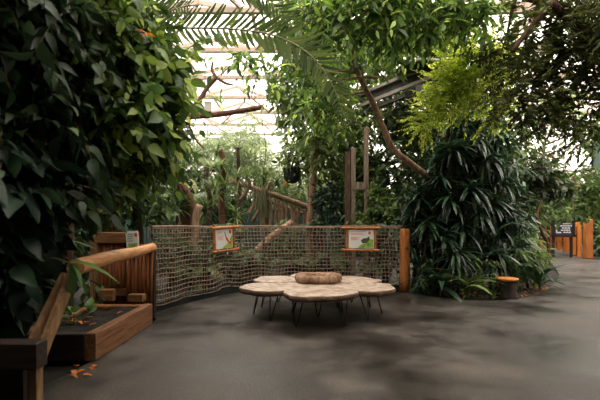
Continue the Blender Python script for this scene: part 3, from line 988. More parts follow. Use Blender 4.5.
# black hanging pots
for i, (px, py, d, s, lb) in enumerate(((292, 176, 10.5, .23, 'black rounded hanging pot above the stick railing'), (313, 165, 11, .17, 'smaller dark hanging pot half hidden among pale leaves'))):
    c = P(px, py, d); r_ = empty('hanging_pot', c, lb, 'pot', 'hanging pots')
    pf = [(.02, -.85), (.5, -.8), (.85, -.45), (1, .1), (1.02, .7), (1.08, .75), (1.06, .85), (.95, .85), (.9, .6)]
    n = 20; vs = []; fs = []
    for r, z in pf:
        vs += [(c[0] + math.cos(2 * math.pi * k / n) * r * s, c[1] + math.sin(2 * math.pi * k / n) * r * s, c[2] + z * s) for k in range(n)]
    for l in range(len(pf) - 1):
        fs += [(l * n + k, l * n + (k + 1) % n, (l + 1) * n + (k + 1) % n, (l + 1) * n + k) for k in range(n)]
    m = MB(); m.add(vs, fs); m.build('pot', M['pot'], r_, True)
    m = MB()
    for k in range(3):
        a = 2.1 * k; m.tube([c + np.array([math.cos(a) * s, math.sin(a) * s, s * .8]), c + np.array([0, 0, s * 4]), np.array([c[0], c[1], ZR])], .008, 4)
    m.build('wire', M['iron'], r_)
    pr = rosette(r_, c + np.array([0, 0, s * .7]), 34, .3, 'leaf_mid', 60 + i, T_STRAP_S, (-.4, 1.2)); foliage('leaves', *pr, T_STRAP_S, M['leaf_mid'], r_)
c = P(286, 186, 10.4)
m = MB(); m.tube([c + np.array([0, 0, z]) for z in (-.07, -.03, .04, .09)], [.03, .07, .075, .04], 10); o = m.build('orange_feeder', M['orange_wood_z'], None, True); tag(o, 'small orange cup hanging under the black hanging pot', 'feeder')
m = MB(); m.tube([c + np.array([0, 0, .08]), P(290, 179, 10.5)], .008, 5); q_ = m.build('cord', M['iron']); q_.parent = o

# timber frame tower
tw = empty('timber_tower', P(352, 230, 8.9) * np.array([1, 1, 0]), 'tall weathered timber frame of two posts and a crossbar', 'timber frame')
for px, py, w_, mt in ((353, 148, .1, 'plank_grey'), (366, 128, .1, 'plank_grey'), (347.5, 152, .11, 'bark')):
    t = P(px, py, 8.9); m = MB(); m.box((t[0], 8.9, t[2] / 2), (w_, .1, t[2])); m.build('post', M[mt], tw)
a, b = P(352, 186, 8.85), P(366, 186, 8.85); m = MB(); m.beam(a, b, .06, .16); m.build('crossbar', M['plank_grey'], tw)
c = P(345, 163, 9.4)
wf = empty('timber_trestle', P(330, 222, 10.2) * np.array([1, 1, 0]), 'low dark timber frame beside the end of the stick railing', 'timber frame')
for px in (321, 345):
    t = P(px, 203, 10.2); m = MB(); m.box((t[0], 10.2, t[2] / 2), (.14, .12, t[2])); m.build('post', M['bark_red'], wf)
m = MB(); m.beam(P(321, 212, 10.15), P(345, 213, 10.15), .06, .16); m.build('crossbar', M['bark_red'], wf)

# lighting gantry
ga = empty('steel_gantry', P(400, 90, 9), 'dark sloping steel gantry with pale rails hung below the canopy', 'gantry')
A, Bp = P(360, 107, 9.2), P(452, 70, 8.2)
off = np.array([0, 0, .26])
for nm, a, b, mt, w_ in (('rail', A + off, Bp + off, 'gantry_light', .07), ('rail', A, Bp, 'gantry_light', .07), ('side_plate', A + off * .5, Bp + off * .5, 'gantry', .03), ('lower_beam', A - off * .6, Bp - off * .6, 'gantry', .1)):
    m = MB(); m.beam(a + np.array([0, -.1 if nm == 'rail' else 0, 0]), b + np.array([0, -.1 if nm == 'rail' else 0, 0]), w_, .3 if nm == 'side_plate' else .07); m.build(nm, M[mt], ga)
for t in (.1, .35, .6, .85):
    p = A + (Bp - A) * t; m = MB(); m.beam(p - off * .6, p + off * 1.1, .05, .06); m.build('strut', M['gantry'], ga)
m = MB(); m.box(P(421, 92, 8.5), (.5, .4, .3), .3, 0, -.35); m.build('motor_box', M['gantry'], ga)
c = P(420, 66, 8.4)
m = MB(); m.tube([c + np.array([0, 0, z]) for z in (-.12, -.09, 0, .05)], [.1, .5, .42, .1], 20); m.build('lamp_dish', M['gantry'], ga, True)
m = MB(); m.box(P(433, 63, 8.3), (.25, .2, .12), 0, 0, .1); m.build('end_cap', M['gantry_light'], ga)
for t in (.15, .9):
    p = A + (Bp - A) * t; m = MB(); m.tube([p + off, np.array([p[0], p[1], ZR])], .015, 5); m.build('hanger', M['iron'], ga)

# old trunks and logs behind the net
def sc_(pts, d): return [P(*q, d) for q in pts]
def rooted(pts, d):
    q = sc_(pts, d); f = q[0].copy(); f[2] = -.05
    return [f] + q
tk = thing_tube('twisted_trunk', 'thick twisted reddish trunk rising behind the net fence', 'trunk', rooted([(190, 228), (186, 205), (178, 185), (168, 165), (172, 140), (160, 110)], 9.4), .26, .14, 'bark_red', 18)
for i, pts in enumerate(([(196, 230), (192, 205), (182, 185), (172, 160)], [(180, 230), (178, 210), (176, 190), (165, 170)], [(186, 230), (192, 212), (183, 195), (176, 175)])):
    q = sc_(pts, 9.15); q[0][2] = -.03
    m = MB(); m.tube(spline(q, 14), [.07 - .03 * k / 14 for k in range(15)], 8, .15); m.build('root', M['bark_red'], tk, True)
thing_tube('mossy_trunk', 'upright reddish trunk with frayed bark left of the stick railing', 'trunk', rooted([(222, 226), (221, 190), (224, 170), (221, 150)], 10.8), .1, .07, 'bark_red')
thing_tube('mossy_trunk', 'thin bare brown trunk between the twisted trunk and frayed trunk', 'trunk', rooted([(208, 228), (210, 200), (206, 180), (207, 165)], 10.2), .08, .06, 'bark')
thing_tube('pale_log', 'pale fallen log leaning behind the upper part of net fence', 'log', [P(256, 252, 9.2), P(268, 240, 9.2), P(282, 229, 9.2), P(292, 222, 9.3)], .09, .07, 'bark_pale')
thing_tube('pale_log', 'short upright pale log beside the tilted bamboo sign', 'log', rooted([(193, 250), (195, 236), (196, 216), (200, 205)], 8.7), .09, .08, 'bark_pale')
thing_tube('dark_trunk', 'dark straight trunk standing above the slat panel', 'trunk', rooted([(112, 228), (118, 180), (114, 120), (120, 40)], 7.4), .16, .1, 'bark')
thing_tube('dark_trunk', 'dark slanting trunk behind the log handrail end', 'trunk', rooted([(138, 228), (134, 180), (146, 120), (150, 60)], 8.2), .12, .08, 'bark')

# ================================================================== TREES
# foreground broadleaf
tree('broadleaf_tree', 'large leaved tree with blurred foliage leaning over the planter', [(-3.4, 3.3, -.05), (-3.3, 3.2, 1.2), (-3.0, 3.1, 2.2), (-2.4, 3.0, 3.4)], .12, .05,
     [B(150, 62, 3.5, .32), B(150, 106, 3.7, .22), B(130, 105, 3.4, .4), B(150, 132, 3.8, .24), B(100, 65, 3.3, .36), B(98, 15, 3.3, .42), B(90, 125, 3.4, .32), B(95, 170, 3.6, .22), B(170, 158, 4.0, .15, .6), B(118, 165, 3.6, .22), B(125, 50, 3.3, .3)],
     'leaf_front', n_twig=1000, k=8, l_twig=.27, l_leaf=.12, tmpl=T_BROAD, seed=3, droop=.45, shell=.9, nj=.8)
tree('shaded_side_tree', 'low branching tree with pointed leaves coloured dark for shade over the timber bed edge', [(-3.1, 2.6, -.05), (-3.0, 2.6, 1.2), (-2.7, 2.6, 2.0), (-2.3, 2.6, 3.0)], .08, .03,
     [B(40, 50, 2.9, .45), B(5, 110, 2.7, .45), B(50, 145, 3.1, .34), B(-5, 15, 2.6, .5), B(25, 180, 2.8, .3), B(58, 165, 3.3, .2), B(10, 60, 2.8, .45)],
     'leaf_painted_shade', n_twig=620, k=8, l_twig=.32, l_leaf=.15, tmpl=leaf_tmpl([(0, .03), (.12, .15), (.35, .22), (.6, .17), (.85, .06), (1, .005)], .25, .4, .02), seed=33, droop=.6, shell=.8, nj=.7)  # shaded side of the left foliage, split off to carry the darker leaf colour
bt = bpy.data.objects['broadleaf_tree']
crown(bt, [((-2.4, 2.3, 3.5), .6), ((-3.6, 4.4, 3.3), .8), ((-3.3, 2.2, 2.7), .7), ((-2.9, 3.3, 3.6), .7)], 600, 8, .4, .2, T_BROAD, M['leaf_front'], 41, droop=.5, twig_mat=M['stem_brown'], name='added_shade_foliage')  # overhead foliage mostly out of view, added to shade the left foreground
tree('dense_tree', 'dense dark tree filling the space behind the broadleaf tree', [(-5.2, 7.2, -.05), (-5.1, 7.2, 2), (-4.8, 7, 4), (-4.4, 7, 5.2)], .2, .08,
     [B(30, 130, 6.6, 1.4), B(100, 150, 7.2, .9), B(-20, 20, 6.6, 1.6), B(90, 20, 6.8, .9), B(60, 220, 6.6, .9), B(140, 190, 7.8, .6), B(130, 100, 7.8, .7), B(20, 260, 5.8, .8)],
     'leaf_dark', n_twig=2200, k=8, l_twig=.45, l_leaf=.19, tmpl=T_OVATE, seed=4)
# low dark plants at the planter
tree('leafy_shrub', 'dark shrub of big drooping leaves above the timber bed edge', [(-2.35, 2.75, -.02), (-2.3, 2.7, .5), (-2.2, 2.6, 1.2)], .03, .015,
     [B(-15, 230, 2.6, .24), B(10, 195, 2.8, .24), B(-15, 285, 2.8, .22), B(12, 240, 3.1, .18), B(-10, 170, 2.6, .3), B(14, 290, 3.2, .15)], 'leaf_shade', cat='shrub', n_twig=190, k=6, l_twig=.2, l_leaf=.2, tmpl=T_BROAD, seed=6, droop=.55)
cane_plant('strap_plant', 'dark strap leaved plant between the leafy shrub and the planter', [((-2.9, 3.6, 0), (-2.85, 3.55, .9)), ((-3.0, 4.4, 0), (-2.95, 4.4, 1.1)), ((-2.75, 3.1, 0), (-2.6, 3.1, .75))], 'leaf_dark', length=.6, n=40, seed=8)
r_ = empty('hanging_plant', P(72, 268, 2.75), 'bright green strap leaf arching over the brace boards', 'plant')
foliage('leaves', np.array([P(70, 263, 2.75), P(70, 263, 2.75), P(72, 264, 2.75)]), np.array([[1, .1, .25], [.3, 0, -1], [.5, -.2, -.2]]), np.array([[0, -.3, 1], [1, -.4, .3], [0, 0, 1.0]]), np.array([.26, .4, .16]), leaf_tmpl([(0, .03), (.2, .09), (.5, .11), (.8, .06), (1, .005)], .3, .9), M['leaf_fresh'], r_)
m = MB(); m.tube(spline([P(30, 266, 2.7), P(50, 258, 2.72), P(70, 263, 2.75)], 8), .006, 5); m.build('stem', M['stem'], r_, True)

# hanging vines by the left
for i, (pts, d, lb) in enumerate((([(98, 20), (103, 70), (110, 120), (122, 180)], 3.6, 'thin dark liana hanging inside the broadleaf tree, nearest the path'), ([(60, 30), (72, 80), (78, 130), (92, 190)], 3.3, 'thin dark liana looping through the broadleaf tree over the shrub'), ([(262, 120), (266, 150), (263, 180), (270, 205)], 10.9, 'thin liana dangling before the hanging pot'))):
    thing_tube('liana', lb, 'vine', [P(*q, d) for q in pts], .012, .009, 'bark', 16, 'lianas')

# palm arching over the opening
pm = empty('palm', (-2.9, 4.9, -.05), 'tall palm whose long frond arches across the roof opening', 'palm')
top = np.array([-2.3, 4.3, 3.3])
m = MB(); m.tube(spline([(-2.9, 4.9, -.05), (-2.8, 4.8, 1.5), (-2.5, 4.5, 2.6), top], 12), [.1 - .03 * i / 12 for i in range(13)], 10, .1); m.build('trunk', M['bark'], pm, True)
fr_paths = [[top, P(130, 28, 4.2), P(180, 28, 4.2), P(230, 29, 4.2), P(275, 36, 4.15), P(310, 55, 4.1), P(332, 85, 4.05), P(345, 120, 4.0)],
            [top, P(120, -10, 4.4), P(190, -30, 4.6), P(250, -10, 4.8), P(290, 20, 4.9)],
            [top, P(110, 10, 4.0), P(150, 15, 3.7), P(190, 5, 3.4)],
            [top, top + np.array([-.6, .3, .5]), top + np.array([-1.3, .6, .4]), top + np.array([-1.9, .8, -.2])],
            [top, top + np.array([-.2, -.6, .5]), top + np.array([-.4, -1.3, .4]), top + np.array([-.5, -1.9, -.2])],
            [top, top + np.array([.2, .7, .6]), top + np.array([.3, 1.5, .5]), top + np.array([.3, 2.2, -.1])]]
T_PALM = leaf_tmpl([(0, .025), (.2, .06), (.5, .062), (.8, .036), (1, .003)], .2, .2)
for i, c in enumerate(fr_paths):
    pts = spline(c, 40)
    fr = frond_arrays(pts, .46 if i else .36, 50 if i == 0 else 40, 20 + i, .8, .12 if i < 3 else .35, .12, plane=(.1, .35, .9) if i < 3 else None)
    f = foliage('frond', *fr, T_PALM, M['leaf_palm'], pm)
    m = MB(); m.tube(pts, [.014 * (1 - .75 * k / 40) for k in range(41)], 6); m.build('midrib', M['stem'], f, True)

# canopy tree with the crooked trunk
ct = [P(430, 292, 8.9), P(436, 230, 8.8), P(432, 185, 8.0), P(412, 165, 7.2), P(394, 150, 7.0), P(384, 130, 6.9), P(374, 105, 6.7), P(360, 78, 6.5), P(352, 55, 6.4), P(356, 35, 6.3), P(366, 5, 6.2)]
ct[0][2] = -.05
canopy = tree('canopy_tree', 'tree with a crooked brown trunk and glossy fresh green leaves', ct, .075, .034,
     [B(325, 12, 5.9, .5), B(370, 5, 5.6, .55), B(420, 2, 5.6, .55), B(345, 48, 7.0, .45, .6), B(290, 8, 6.0, .3), B(400, 25, 6.6, .36), B(325, 105, 7.4, .36), B(470, 5, 5.6, .5), B(300, 70, 6.4, .26), B(335, 85, 7.4, .34, .6)],
     'leaf_fresh', 'bark_pale', n_twig=800, k=8, l_twig=.42, l_leaf=.155, tmpl=leaf_tmpl([(0, .02), (.18, .12), (.42, .175), (.7, .12), (1, .006)], .3, .25), seed=9, trunk_n=40, droop=.35, shell=.8, twig_r=.006)
for a, bb, r in (((356, 36), (300, 42), .03), ((300, 42), (262, 40), .018), ((378, 78), (332, 80), .022), ((300, 42), (225, 60), .012)):
    limb(canopy, P(*a, 6.3), P(*bb, 6.1), r, r * .5, M['bark_pale'], bend=.12, seed=int(a[0] + bb[0]))
crown(canopy, [B(238, 52, 6.0, .25), B(258, 66, 6.1, .2), B(218, 58, 6.0, .12, .5)], 26, 7, .3, .15, T_OVATE, M['leaf_fresh'], 77, droop=.5)

# yellow green feathery tree
tree('feathery_tree', 'feathery lime green tree glowing above the dracaena clump', [(3.3, 8.9, -.05), (3.25, 8.8, 1.6), (3.1, 8.5, 2.8), (2.8, 7.2, 3.7)], .06, .03,
     [B(450, 84, 6.4, .34), B(426, 120, 6.4, .17), B(438, 102, 6.4, .22), B(482, 56, 6.3, .3), B(502, 62, 6.4, .26), B(466, 92, 6.4, .26), B(458, 60, 6.4, .26, .7), B(490, 118, 6.5, .15, .5), B(505, 98, 6.5, .2, .6)],
     'leaf_lime', n_twig=760, k=24, l_twig=.32, l_leaf=.055, tmpl=T_FINE, seed=12, droop=.25, spread=1.0, jit=.2, twig_r=.0025, shell=.9)
# dark fine tree on the right
tree('fine_leaved_tree', 'dark fine leaved tree spreading over the path beside feathery tree', [(5.6, 6.2, -.05), (5.4, 6.0, 1.5), (4.6, 5.6, 3.0), (3.6, 5.3, 4.0), (2.6, 5.2, 4.3)], .1, .03,
     [B(560, 55, 5.4, .6), B(520, 88, 5.2, .38), B(590, 105, 5.3, .45), B(545, 20, 5.2, .5), B(605, 20, 5.2, .6), B(500, 55, 5.3, .26), B(585, 140, 5.6, .2, .6), B(550, 105, 5.3, .3), ((3.6, 3.6, 3.9), .9), ((2.6, 2.2, 4.2), .9), ((4.6, 4.6, 3.8), .8), ((4.4, 2.4, 3.8), .9)],  # crown blobs given in world coordinates are out of view, added to shade the front
     'leaf_fine', n_twig=2300, k=24, l_twig=.36, l_leaf=.07, tmpl=T_FINE, seed=14, droop=.25, spread=1.0, jit=.15, twig_r=.003)
limb(bpy.data.objects['fine_leaved_tree'], P(512, 52, 5.0), P(552, 2, 4.9), .03, .045, M['bark'], bend=.08, seed=5)
limb(bpy.data.objects['fine_leaved_tree'], P(552, 2, 4.9), (4.6, 5.6, 3.2), .045, .06, M['bark'], bend=.05, seed=6)
# pale trees in the middle distance
tree('pale_tree', 'pale sunlit tree behind the crooked canopy trunk', [(.2, 10.2, -.05), (.3, 10, 2), (.4, 9.6, 4), (.5, 9.3, 5.6)], .13, .05,
     [B(300, 95, 9.3, .75), B(330, 140, 9.8, .7), B(300, 45, 9, .6), B(330, 60, 9.2, .7), B(355, 120, 9.8, .6), B(300, 155, 10.5, .5), B(380, 60, 9.5, .8), B(320, 5, 9, .8), B(350, 170, 10.4, .5)],
     'leaf_mid', 'bark_pale', n_twig=1300, k=8, l_twig=.42, l_leaf=.17, seed=16)
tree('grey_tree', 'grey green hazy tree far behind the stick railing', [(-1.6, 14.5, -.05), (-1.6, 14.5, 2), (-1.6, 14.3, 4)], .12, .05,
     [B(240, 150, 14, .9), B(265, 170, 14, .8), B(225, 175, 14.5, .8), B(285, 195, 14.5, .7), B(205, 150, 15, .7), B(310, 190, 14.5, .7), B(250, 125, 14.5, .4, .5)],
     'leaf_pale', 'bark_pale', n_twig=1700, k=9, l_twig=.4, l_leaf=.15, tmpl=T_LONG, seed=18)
tree('backdrop_tree', 'dark bushy tree closing the view behind grey green tree', [(-3.4, 17, -.05), (-3.4, 17, 2), (-3.4, 17, 3.6)], .15, .06,
     [B(180, 190, 16, 1.6), B(230, 205, 17, 1.2), B(300, 205, 17.5, 1.5), B(160, 140, 16, 1.2), B(350, 190, 17, 1.4), B(270, 215, 17, 1.2), B(330, 140, 17, 1.2)],
     'leaf_dark', n_twig=2600, k=8, l_twig=.5, l_leaf=.22, seed=19)
tree('backdrop_tree', 'deep green tree rising behind the dracaena clump', [(3.4, 10.6, -.05), (3.4, 10.4, 2), (3.4, 10.2, 4.6)], .15, .06,
     [B(400, 180, 9.8, .85), B(430, 130, 10, .9), B(375, 205, 9.4, .5), B(470, 160, 10, 1.1), B(500, 215, 10, .8), B(450, 215, 9.6, .9), B(400, 120, 10.5, .8), B(480, 110, 10.4, .8), B(370, 165, 10.4, .5), B(440, 50, 11, .9), B(400, 20, 11, .9)],
     'leaf_dark', n_twig=2600, k=8, l_twig=.42, l_leaf=.17, tmpl=T_OVATE, seed=20)
# trees to the far right
tree('airy_tree', 'airy pale leaved tree before the bright glass wall', [(8.6, 14, -.05), (8.5, 14, 2), (8.3, 13.6, 4)], .12, .05,
     [B(535, 175, 13, .9), B(575, 195, 13.8, .9), B(515, 195, 12, .8), B(600, 190, 13.5, .8), B(510, 145, 12.8, .6), B(598, 130, 13, .7), B(545, 200, 12.5, .6), B(560, 110, 12.8, .6), B(530, 120, 12.6, .5)],
     'leaf_mid', 'bark_pale', n_twig=900, k=8, l_twig=.42, l_leaf=.2, seed=22)
tree('far_hedge_tree', 'dark rounded bushy tree behind the plank fence', [(11.6, 18.6, -.05), (11.6, 18.6, 1), (11.6, 18.6, 2)], .1, .05,
     [B(560, 215, 18.5, 1.0), B(600, 215, 18, 1.2), B(525, 225, 17.5, 1), B(620, 240, 16.5, 1.0), B(610, 190, 19, 1.0)], 'leaf_dark', n_twig=1400, k=8, l_twig=.45, l_leaf=.2, seed=23)
tree('bronze_shrub', 'dark shrub of green and bronze leaves on a curved red stem before the notice board', [G(541, 282) * np.array([1, 1, 0]), P(549, 250, 9.2), P(542, 232, 9.1), P(537, 215, 9.1), P(543, 195, 9.4), P(541, 175, 9.5)], .045, .025,
     [B(540, 170, 9.5, .32), B(524, 192, 9.6, .28), B(558, 182, 9.6, .26), B(548, 192, 9.9, .22)], 'leaf_bronze', 'bark_red', cat='shrub', n_twig=130, k=8, l_twig=.3, l_leaf=.2, tmpl=T_OVATE, seed=25)

# ================================================================== DRACAENAS AND LOW PLANTS OF THE RIGHT BED
def gz(px, d): return np.array([(px - 300) / 400 * d, d, 0.0])
dr = [
    ('tall dracaena with dense dark drooping crown above the others, under the lime foliage', [(gz(470, 8.2), P(474, 138, 7.8)), (gz(474, 8.3), P(488, 160, 7.7)), (gz(466, 8.3), P(456, 155, 7.8)), (gz(478, 8.4), P(482, 118, 8.0)), (gz(470, 8.4), P(462, 125, 8.1)), (gz(482, 8.4), P(498, 140, 8.0))], .58, 60),
    ('dracaena with spreading crowns beside the crooked trunk', [(gz(436, 8.2), P(440, 182, 7.6)), (gz(430, 8.2), P(420, 195, 7.7)), (gz(440, 8.3), P(450, 200, 7.5)), (gz(445, 8.3), P(452, 150, 7.5)), (gz(438, 8.3), P(434, 165, 7.9))], .55, 50),
    ('dracaena with low arching crowns next to the orange end post', [(gz(432, 7.7), P(428, 225, 7.5)), (gz(424, 8), P(414, 215, 7.8)), (gz(438, 7.7), P(444, 240, 7.3))], .5, 46),
    ('dracaena with glossy crowns directly behind the tree stump', [(gz(496, 8.0), P(490, 205, 7.8)), (gz(490, 8.1), P(478, 215, 7.6)), (gz(506, 8.1), P(500, 228, 7.8))], .55, 50),
    ('dracaena at the path bend, tips over the concrete', [(gz(528, 8.1), P(524, 244, 8.0)), (gz(520, 8.0), P(516, 256, 7.7)), (gz(534, 8.3), P(534, 258, 8.0))], .5, 46),
]
dr += [
    ('dracaena with thick bright tipped crowns in front of the tall dracaena', [(gz(462, 8.0), P(462, 228, 7.5)), (gz(470, 7.9), P(470, 190, 7.4)), (gz(458, 7.9), P(456, 256, 7.2))], .55, 56),
    ('dracaena with ragged crowns between the tall dracaena and the path bend', [(gz(505, 8.3), P(500, 180, 8.0)), (gz(512, 8.2), P(506, 210, 8.0)), (gz(500, 8.0), P(496, 255, 7.5))], .5, 50),
    ('short bushy dracaena touching the back of the orange end post', [(gz(412, 8.0), P(410, 250, 7.75)), (gz(420, 8.1), P(424, 262, 7.6)), (gz(440, 8.2), P(438, 212, 7.8))], .45, 46),
]
for i, (lb, canes, L, n_) in enumerate(dr):
    cane_plant('dracaena', lb, canes, 'leaf_mid' if 'path bend, tips' in lb else 'leaf_deep', group='dracaenas in the right bed', length=L * .76, n=int(n_ * 1.15), seed=30 + i)
tree('climbing_plant', 'dark long leaved climber wrapping the dracaena canes', [gz(468, 8.6), P(470, 230, 8.5), P(466, 180, 8.4), P(474, 140, 8.3)], .05, .03,
     [B(420, 205, 8.2, .4), B(410, 235, 8.1, .3), B(455, 175, 8.3, .5), B(490, 170, 8.4, .5), B(470, 130, 8.4, .35), B(500, 215, 8.2, .4), B(455, 230, 8.0, .45), B(500, 250, 8.0, .35), B(440, 262, 8.0, .35)], 'leaf_deep', cat='climber', n_twig=800, k=7, l_twig=.32, l_leaf=.2, tmpl=T_LONG, seed=61, droop=.5)
tree('low_shrub', 'low glossy green shrub filling the bed between end post and tree stump', [gz(450, 7.6), P(450, 270, 7.6), P(450, 255, 7.6)], .03, .015,
     [B(425, 272, 7.5, .22), B(455, 272, 7.4, .24), B(480, 268, 7.3, .2), B(410, 270, 7.7, .15), B(500, 268, 7.6, .2)], 'leaf_mid', cat='shrub', n_twig=60, k=7, l_twig=.22, l_leaf=.15, tmpl=T_LONG, seed=62, droop=.5)
tree('low_shrub', 'low leafy green shrub at the path bend just past the tree stump', [gz(535, 8.2), P(535, 268, 8.2), P(535, 250, 8.2)], .03, .015,
     [B(526, 262, 8.1, .22), B(530, 257, 8.6, .2), B(518, 270, 7.9, .15), B(522, 242, 8.6, .2)], 'leaf_mid', cat='shrub', n_twig=130, k=7, l_twig=.22, l_leaf=.16, tmpl=T_LONG, seed=63, droop=.5)
tree('low_shrub', 'taller light green shrub behind the curved red stem at the path bend', [gz(528, 10.2), P(528, 240, 10.2), P(530, 215, 10.2)], .03, .015,
     [B(520, 205, 10.0, .32), B(524, 228, 10.0, .26), B(512, 185, 10.0, .3), B(520, 235, 9.6, .28)], 'leaf_pale', cat='shrub', n_twig=170, k=7, l_twig=.26, l_leaf=.17, tmpl=T_LONG, seed=64, droop=.5)
low = [(440, 277, 7.15, .62, 34, 'fountain shaped strap plant at the bed edge beside the orange post'), (420, 288, 7.5, .3, 20, 'small strap plant at the foot of the orange end post'),
       (468, 278, 7.05, .56, 22, 'broad strap plant with long leaves arching toward the tree stump'), (466, 292, 7.05, .28, 16, 'small pale strap plant at the bed edge left of the stump'),
       (492, 296, 6.98, .24, 14, 'tiny strap plant at the edge just before the stump'), (540, 272, 7.9, .5, 30, 'leafy strap plant right of the stump at the path bend'), (541, 268, 8.8, .34, 26, 'strap plant at the far side of the path bend')]
for i, (px, py, d, L, n_, lb) in enumerate(low):
    c = P(px, py, d); f = c.copy(); f[2] = 0
    r_ = empty('strap_plant', f, lb, 'plant', 'strap plants at the bed edge')
    h = max(.05, c[2] * .5)
    pr = rosette(r_, f + np.array([0, 0, h]), n_, L, 'leaf_deep', 50 + i, leaf_tmpl([(0, .04), (.2, .07), (.5, .085), (.8, .05), (1, .004)], .3, .6), (.1, 1.6))
    foliage('leaves', *pr, leaf_tmpl([(0, .04), (.2, .07), (.5, .085), (.8, .05), (1, .004)], .3, .6), M['leaf_mid' if i in (2, 3, 4) else 'leaf_deep'], r_)
    m = MB(); m.tube([f, f + np.array([0, 0, h])], .025, 7); m.build('stem', M['stem'], r_)
# wood chips and litter at the bed edge
g = np.random.default_rng(44)
n = 500
pos = np.stack([g.uniform(2.4, 5.4, n), np.zeros(n), np.full(n, -.03)], 1); pos[:, 1] = 7.25 + g.uniform(0, 1.2, n) + np.abs(pos[:, 0] - 3.4) ** 2 * .25
dd = g.normal(size=(n, 3)) * np.array([1, 1, .15])
o = foliage('wood_chips', pos, dd, np.tile([0, 0, 1.0], (n, 1)), g.uniform(.06, .14, n), T_LONG, M['chip'], None); tag(o, 'brown wood chip litter on the bed around the tree stump', 'wood chips', None, 'stuff')

# ================================================================== FERNS, UNDERGROWTH BEHIND THE NET
fl = [(205, 262, 8.6, .5, 'leaf_mid', 'pale fern right behind the net below the tilted sign'), (250, 250, 9.0, .6, 'leaf_dark', 'dark fern behind the net left of the table'), (290, 258, 8.8, .55, 'leaf_dark', 'green fern behind the net over the wooden ring'),
      (330, 252, 9.0, .6, 'leaf_dark', 'dark fern behind the net between table and level sign'), (372, 262, 8.6, .5, 'leaf_dark', 'grey green fern behind the net below the level sign'), (170, 262, 8.0, .55, 'leaf_dark', 'dark fern behind the curved net end'),
      (230, 222, 9.8, .6, 'leaf_mid', 'green fern showing just above the net rail right of the tilted sign'), (315, 222, 10, .6, 'leaf_dark', 'dark fern above the rail at the foot of the sticks'), (385, 228, 8.8, .6, 'leaf_dark', 'dark fern beside the orange end post')]
for i, (px, py, d, L, mt, lb) in enumerate(fl):
    c = P(px, py, d); c[2] = max(.25, c[2] - .15)
    fern('fern', lb, c, 12, L, .15, mt, 200 + i, group='ferns behind the net', trunk=[np.array([c[0], c[1], -.03]), np.array([c[0] + .02, c[1], c[2] / 2]), c])
for i, (px, py, d, L, mt, lb) in enumerate(((238, 150, 12, 1.5, 'leaf_pale', 'grey green feathery palm under the hanging log'), (308, 150, 12.5, 1.4, 'leaf_mid', 'feathery palm behind the black hanging pot'), (190, 200, 11.5, 1.2, 'leaf_mid', 'feathery palm behind the twisted trunk'), (415, 205, 9.0, .9, 'leaf_mid', 'feathery palm behind the crooked canopy trunk'))):
    c = P(px, py, d)
    fern('feathery_palm', lb, c, 14, L, .3 * L / 1.4, mt, 400 + i, cat='palm', group='palms in the middle distance', rise=.6, fall=.75, pin=26, trunk=[np.array([c[0], c[1], -.03]), np.array([c[0] + .05, c[1], c[2] / 2]), c])
ep = [(213, 168, 10.3, .42, 'broad pale tuft at the top of the thin bare trunk'), (226, 186, 10.6, .45, 'dense green tuft halfway up the frayed trunk'), (238, 178, 11.2, .38, 'grassy pale tuft hanging at the railing upper end'), (277, 182, 11, .32, 'dark grassy tuft sitting on the log handrail by the pot'), (204, 212, 9.7, .5, 'broad dark tuft low behind the tilted sign'), (236, 216, 10.2, .38, 'leafy tuft low beside the railing post'), (178, 208, 9.0, .5, 'dark tuft at the foot of the twisted trunk'), (217, 152, 10.9, .36, 'yellowish tuft crowning the frayed trunk'),
      (198, 178, 9.6, .42, 'spiky dark bromeliad tuft on the twisted trunk'), (188, 160, 9.8, .4, 'spiky bromeliad tuft above the twisted trunk'), (222, 165, 10.5, .35, 'fresh spider plant tuft on the frayed trunk'), (265, 178, 11, .4, 'tufted plant growing from the log handrail of sticks'), (247, 178, 11, .34, 'small tufted plant at the upper end of the log handrail'), (214, 190, 10, .36, 'tufted plant low on the thin bare trunk')]
for i, (px, py, d, L, lb) in enumerate(ep):
    c = P(px, py, d); r_ = empty('bromeliad', c, lb, 'bromeliad', 'bromeliad tufts behind the net')
    mt = 'leaf_dark' if 'dark' in lb else ('leaf_pale' if 'pale' in lb else 'leaf_mid')
    pr = rosette(r_, c, 42, L, mt, 120 + i, T_STRAP_S, (-.5, 1.3)); foliage('leaves', *pr, T_STRAP_S, M[mt], r_)
    m = MB(); m.tube([c - np.array([0, 0, .1]), c + np.array([0, 0, .03])], .04, 7); m.build('base', M['bark'], r_)
# low shrubs behind the net
for i, (blobs, mt, lb, nt_) in enumerate((
        ([B(170, 250, 8.2, .4), B(195, 270, 8.6, .35), B(215, 245, 9.2, .4)], 'leaf_dark', 'low dark shrub behind the curved end of the net', 260),
        ([B(250, 265, 9.4, .4), B(280, 240, 9.8, .4), B(300, 265, 9.2, .35)], 'leaf_dark', 'low dark shrub behind the net at the table middle', 260),
        ([B(330, 270, 9.2, .35), B(350, 240, 9.6, .4), B(385, 250, 9.0, .4)], 'leaf_deep', 'low deep green shrub behind the level sign', 300),
        ([B(370, 200, 9.2, .38), B(390, 212, 8.9, .32), B(360, 218, 9, .25)], 'leaf_mid', 'fine leaved green shrub at the timber frame foot', 380),
        ([B(330, 195, 10, .36), B(325, 212, 9.8, .25), B(342, 212, 9.8, .25)], 'leaf_deep', 'rounded dark shrub growing over the low timber frame', 330))):
    f = np.array(blobs[0][0]); f[2] = -.03
    tree('low_shrub', lb, [f, f + np.array([0, 0, .3]), f + np.array([.05, 0, max(.5, blobs[0][0][2])])], .03, .015, blobs, mt, cat='shrub', group='low shrubs behind the net', n_twig=nt_, k=7, l_twig=.25, l_leaf=.1 if i > 2 else .14, seed=300 + i)
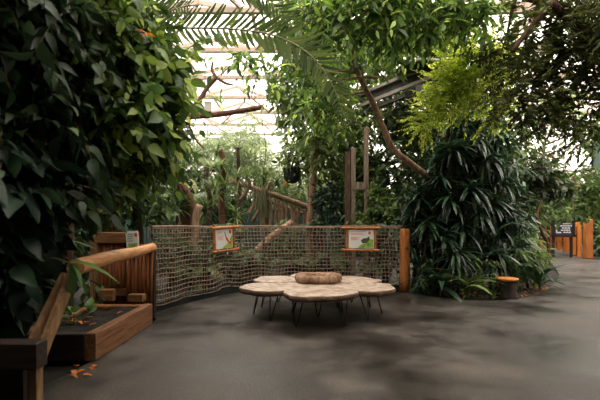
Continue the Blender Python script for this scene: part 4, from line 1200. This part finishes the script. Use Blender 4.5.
# hanging moss
c = P(262, 192, 11.2); g = np.random.default_rng(9); n = 80
r_ = empty('hanging_moss', c, 'long grey green moss hanging from the log handrail', 'moss')
foliage('moss_strands', c + g.normal(size=(n, 3)) * np.array([.12, .08, .12]), np.tile([0, 0, -1.0], (n, 1)) + g.normal(size=(n, 3)) * .12, g.normal(size=(n, 3)), g.uniform(.4, .9, n), leaf_tmpl([(0, .01), (.5, .012), (1, .004)], .1, .02), M['moss'], r_)
# orange flower high on the left
c = P(146, 33, 2.9)
r_ = empty('orange_flower', c, 'bright orange flower among leaves under the palm frond', 'flower')
pr = rosette(r_, c, 7, .06, 'leaf_orange', 5, T_LONG, (-.2, .6)); foliage('petals', np.tile(c, (7, 1)) + norm(pr[1]) * .008, *pr[1:], T_LONG, M['leaf_orange'], r_)
m = MB(); m.tube(spline([c, c + np.array([-.2, .1, .05]), c + np.array([-.5, .2, -.1])], 6), .006, 5); m.build('stem', M['stem'], r_, True)

# ================================================================== LIGHT, CAMERA
w = bpy.data.worlds.new('overcast'); bpy.context.scene.world = w; w.use_nodes = True
bg = w.node_tree.nodes['Background']
bg.inputs[0].default_value = (1.0, .93, .86, 1)
nt = w.node_tree
tc = nt.nodes.new('ShaderNodeTexCoord'); sx = nt.nodes.new('ShaderNodeSeparateXYZ'); mr = nt.nodes.new('ShaderNodeMapRange')
mr.inputs['From Min'].default_value = 0; mr.inputs['From Max'].default_value = 1; mr.inputs['To Min'].default_value = .55; mr.inputs['To Max'].default_value = 2.2
nt.links.new(tc.outputs['Generated'], sx.inputs[0]); nt.links.new(sx.outputs['Z'], mr.inputs[0]); nt.links.new(mr.outputs[0], bg.inputs[1])

cam = bpy.data.cameras.new('camera'); co = bpy.data.objects.new('camera', cam); C.objects.link(co)
co.location = (0, 0, EYE); co.rotation_euler = (math.radians(90), 0, 0)
cam.sensor_width = 36; cam.lens = 24; cam.shift_y = (HOR - 200) / 600
cam.clip_end = 200
cam.dof.use_dof = True; cam.dof.focus_distance = 6.2; cam.dof.aperture_fstop = 1.7
sc = bpy.context.scene
sc.camera = co
sc.view_settings.view_transform = 'Standard'; sc.view_settings.look = 'None'; sc.view_settings.gamma = 1
sc.view_settings.exposure = 2.5
sc.cycles.max_bounces = 10; sc.cycles.diffuse_bounces = 5; sc.cycles.transparent_max_bounces = 12
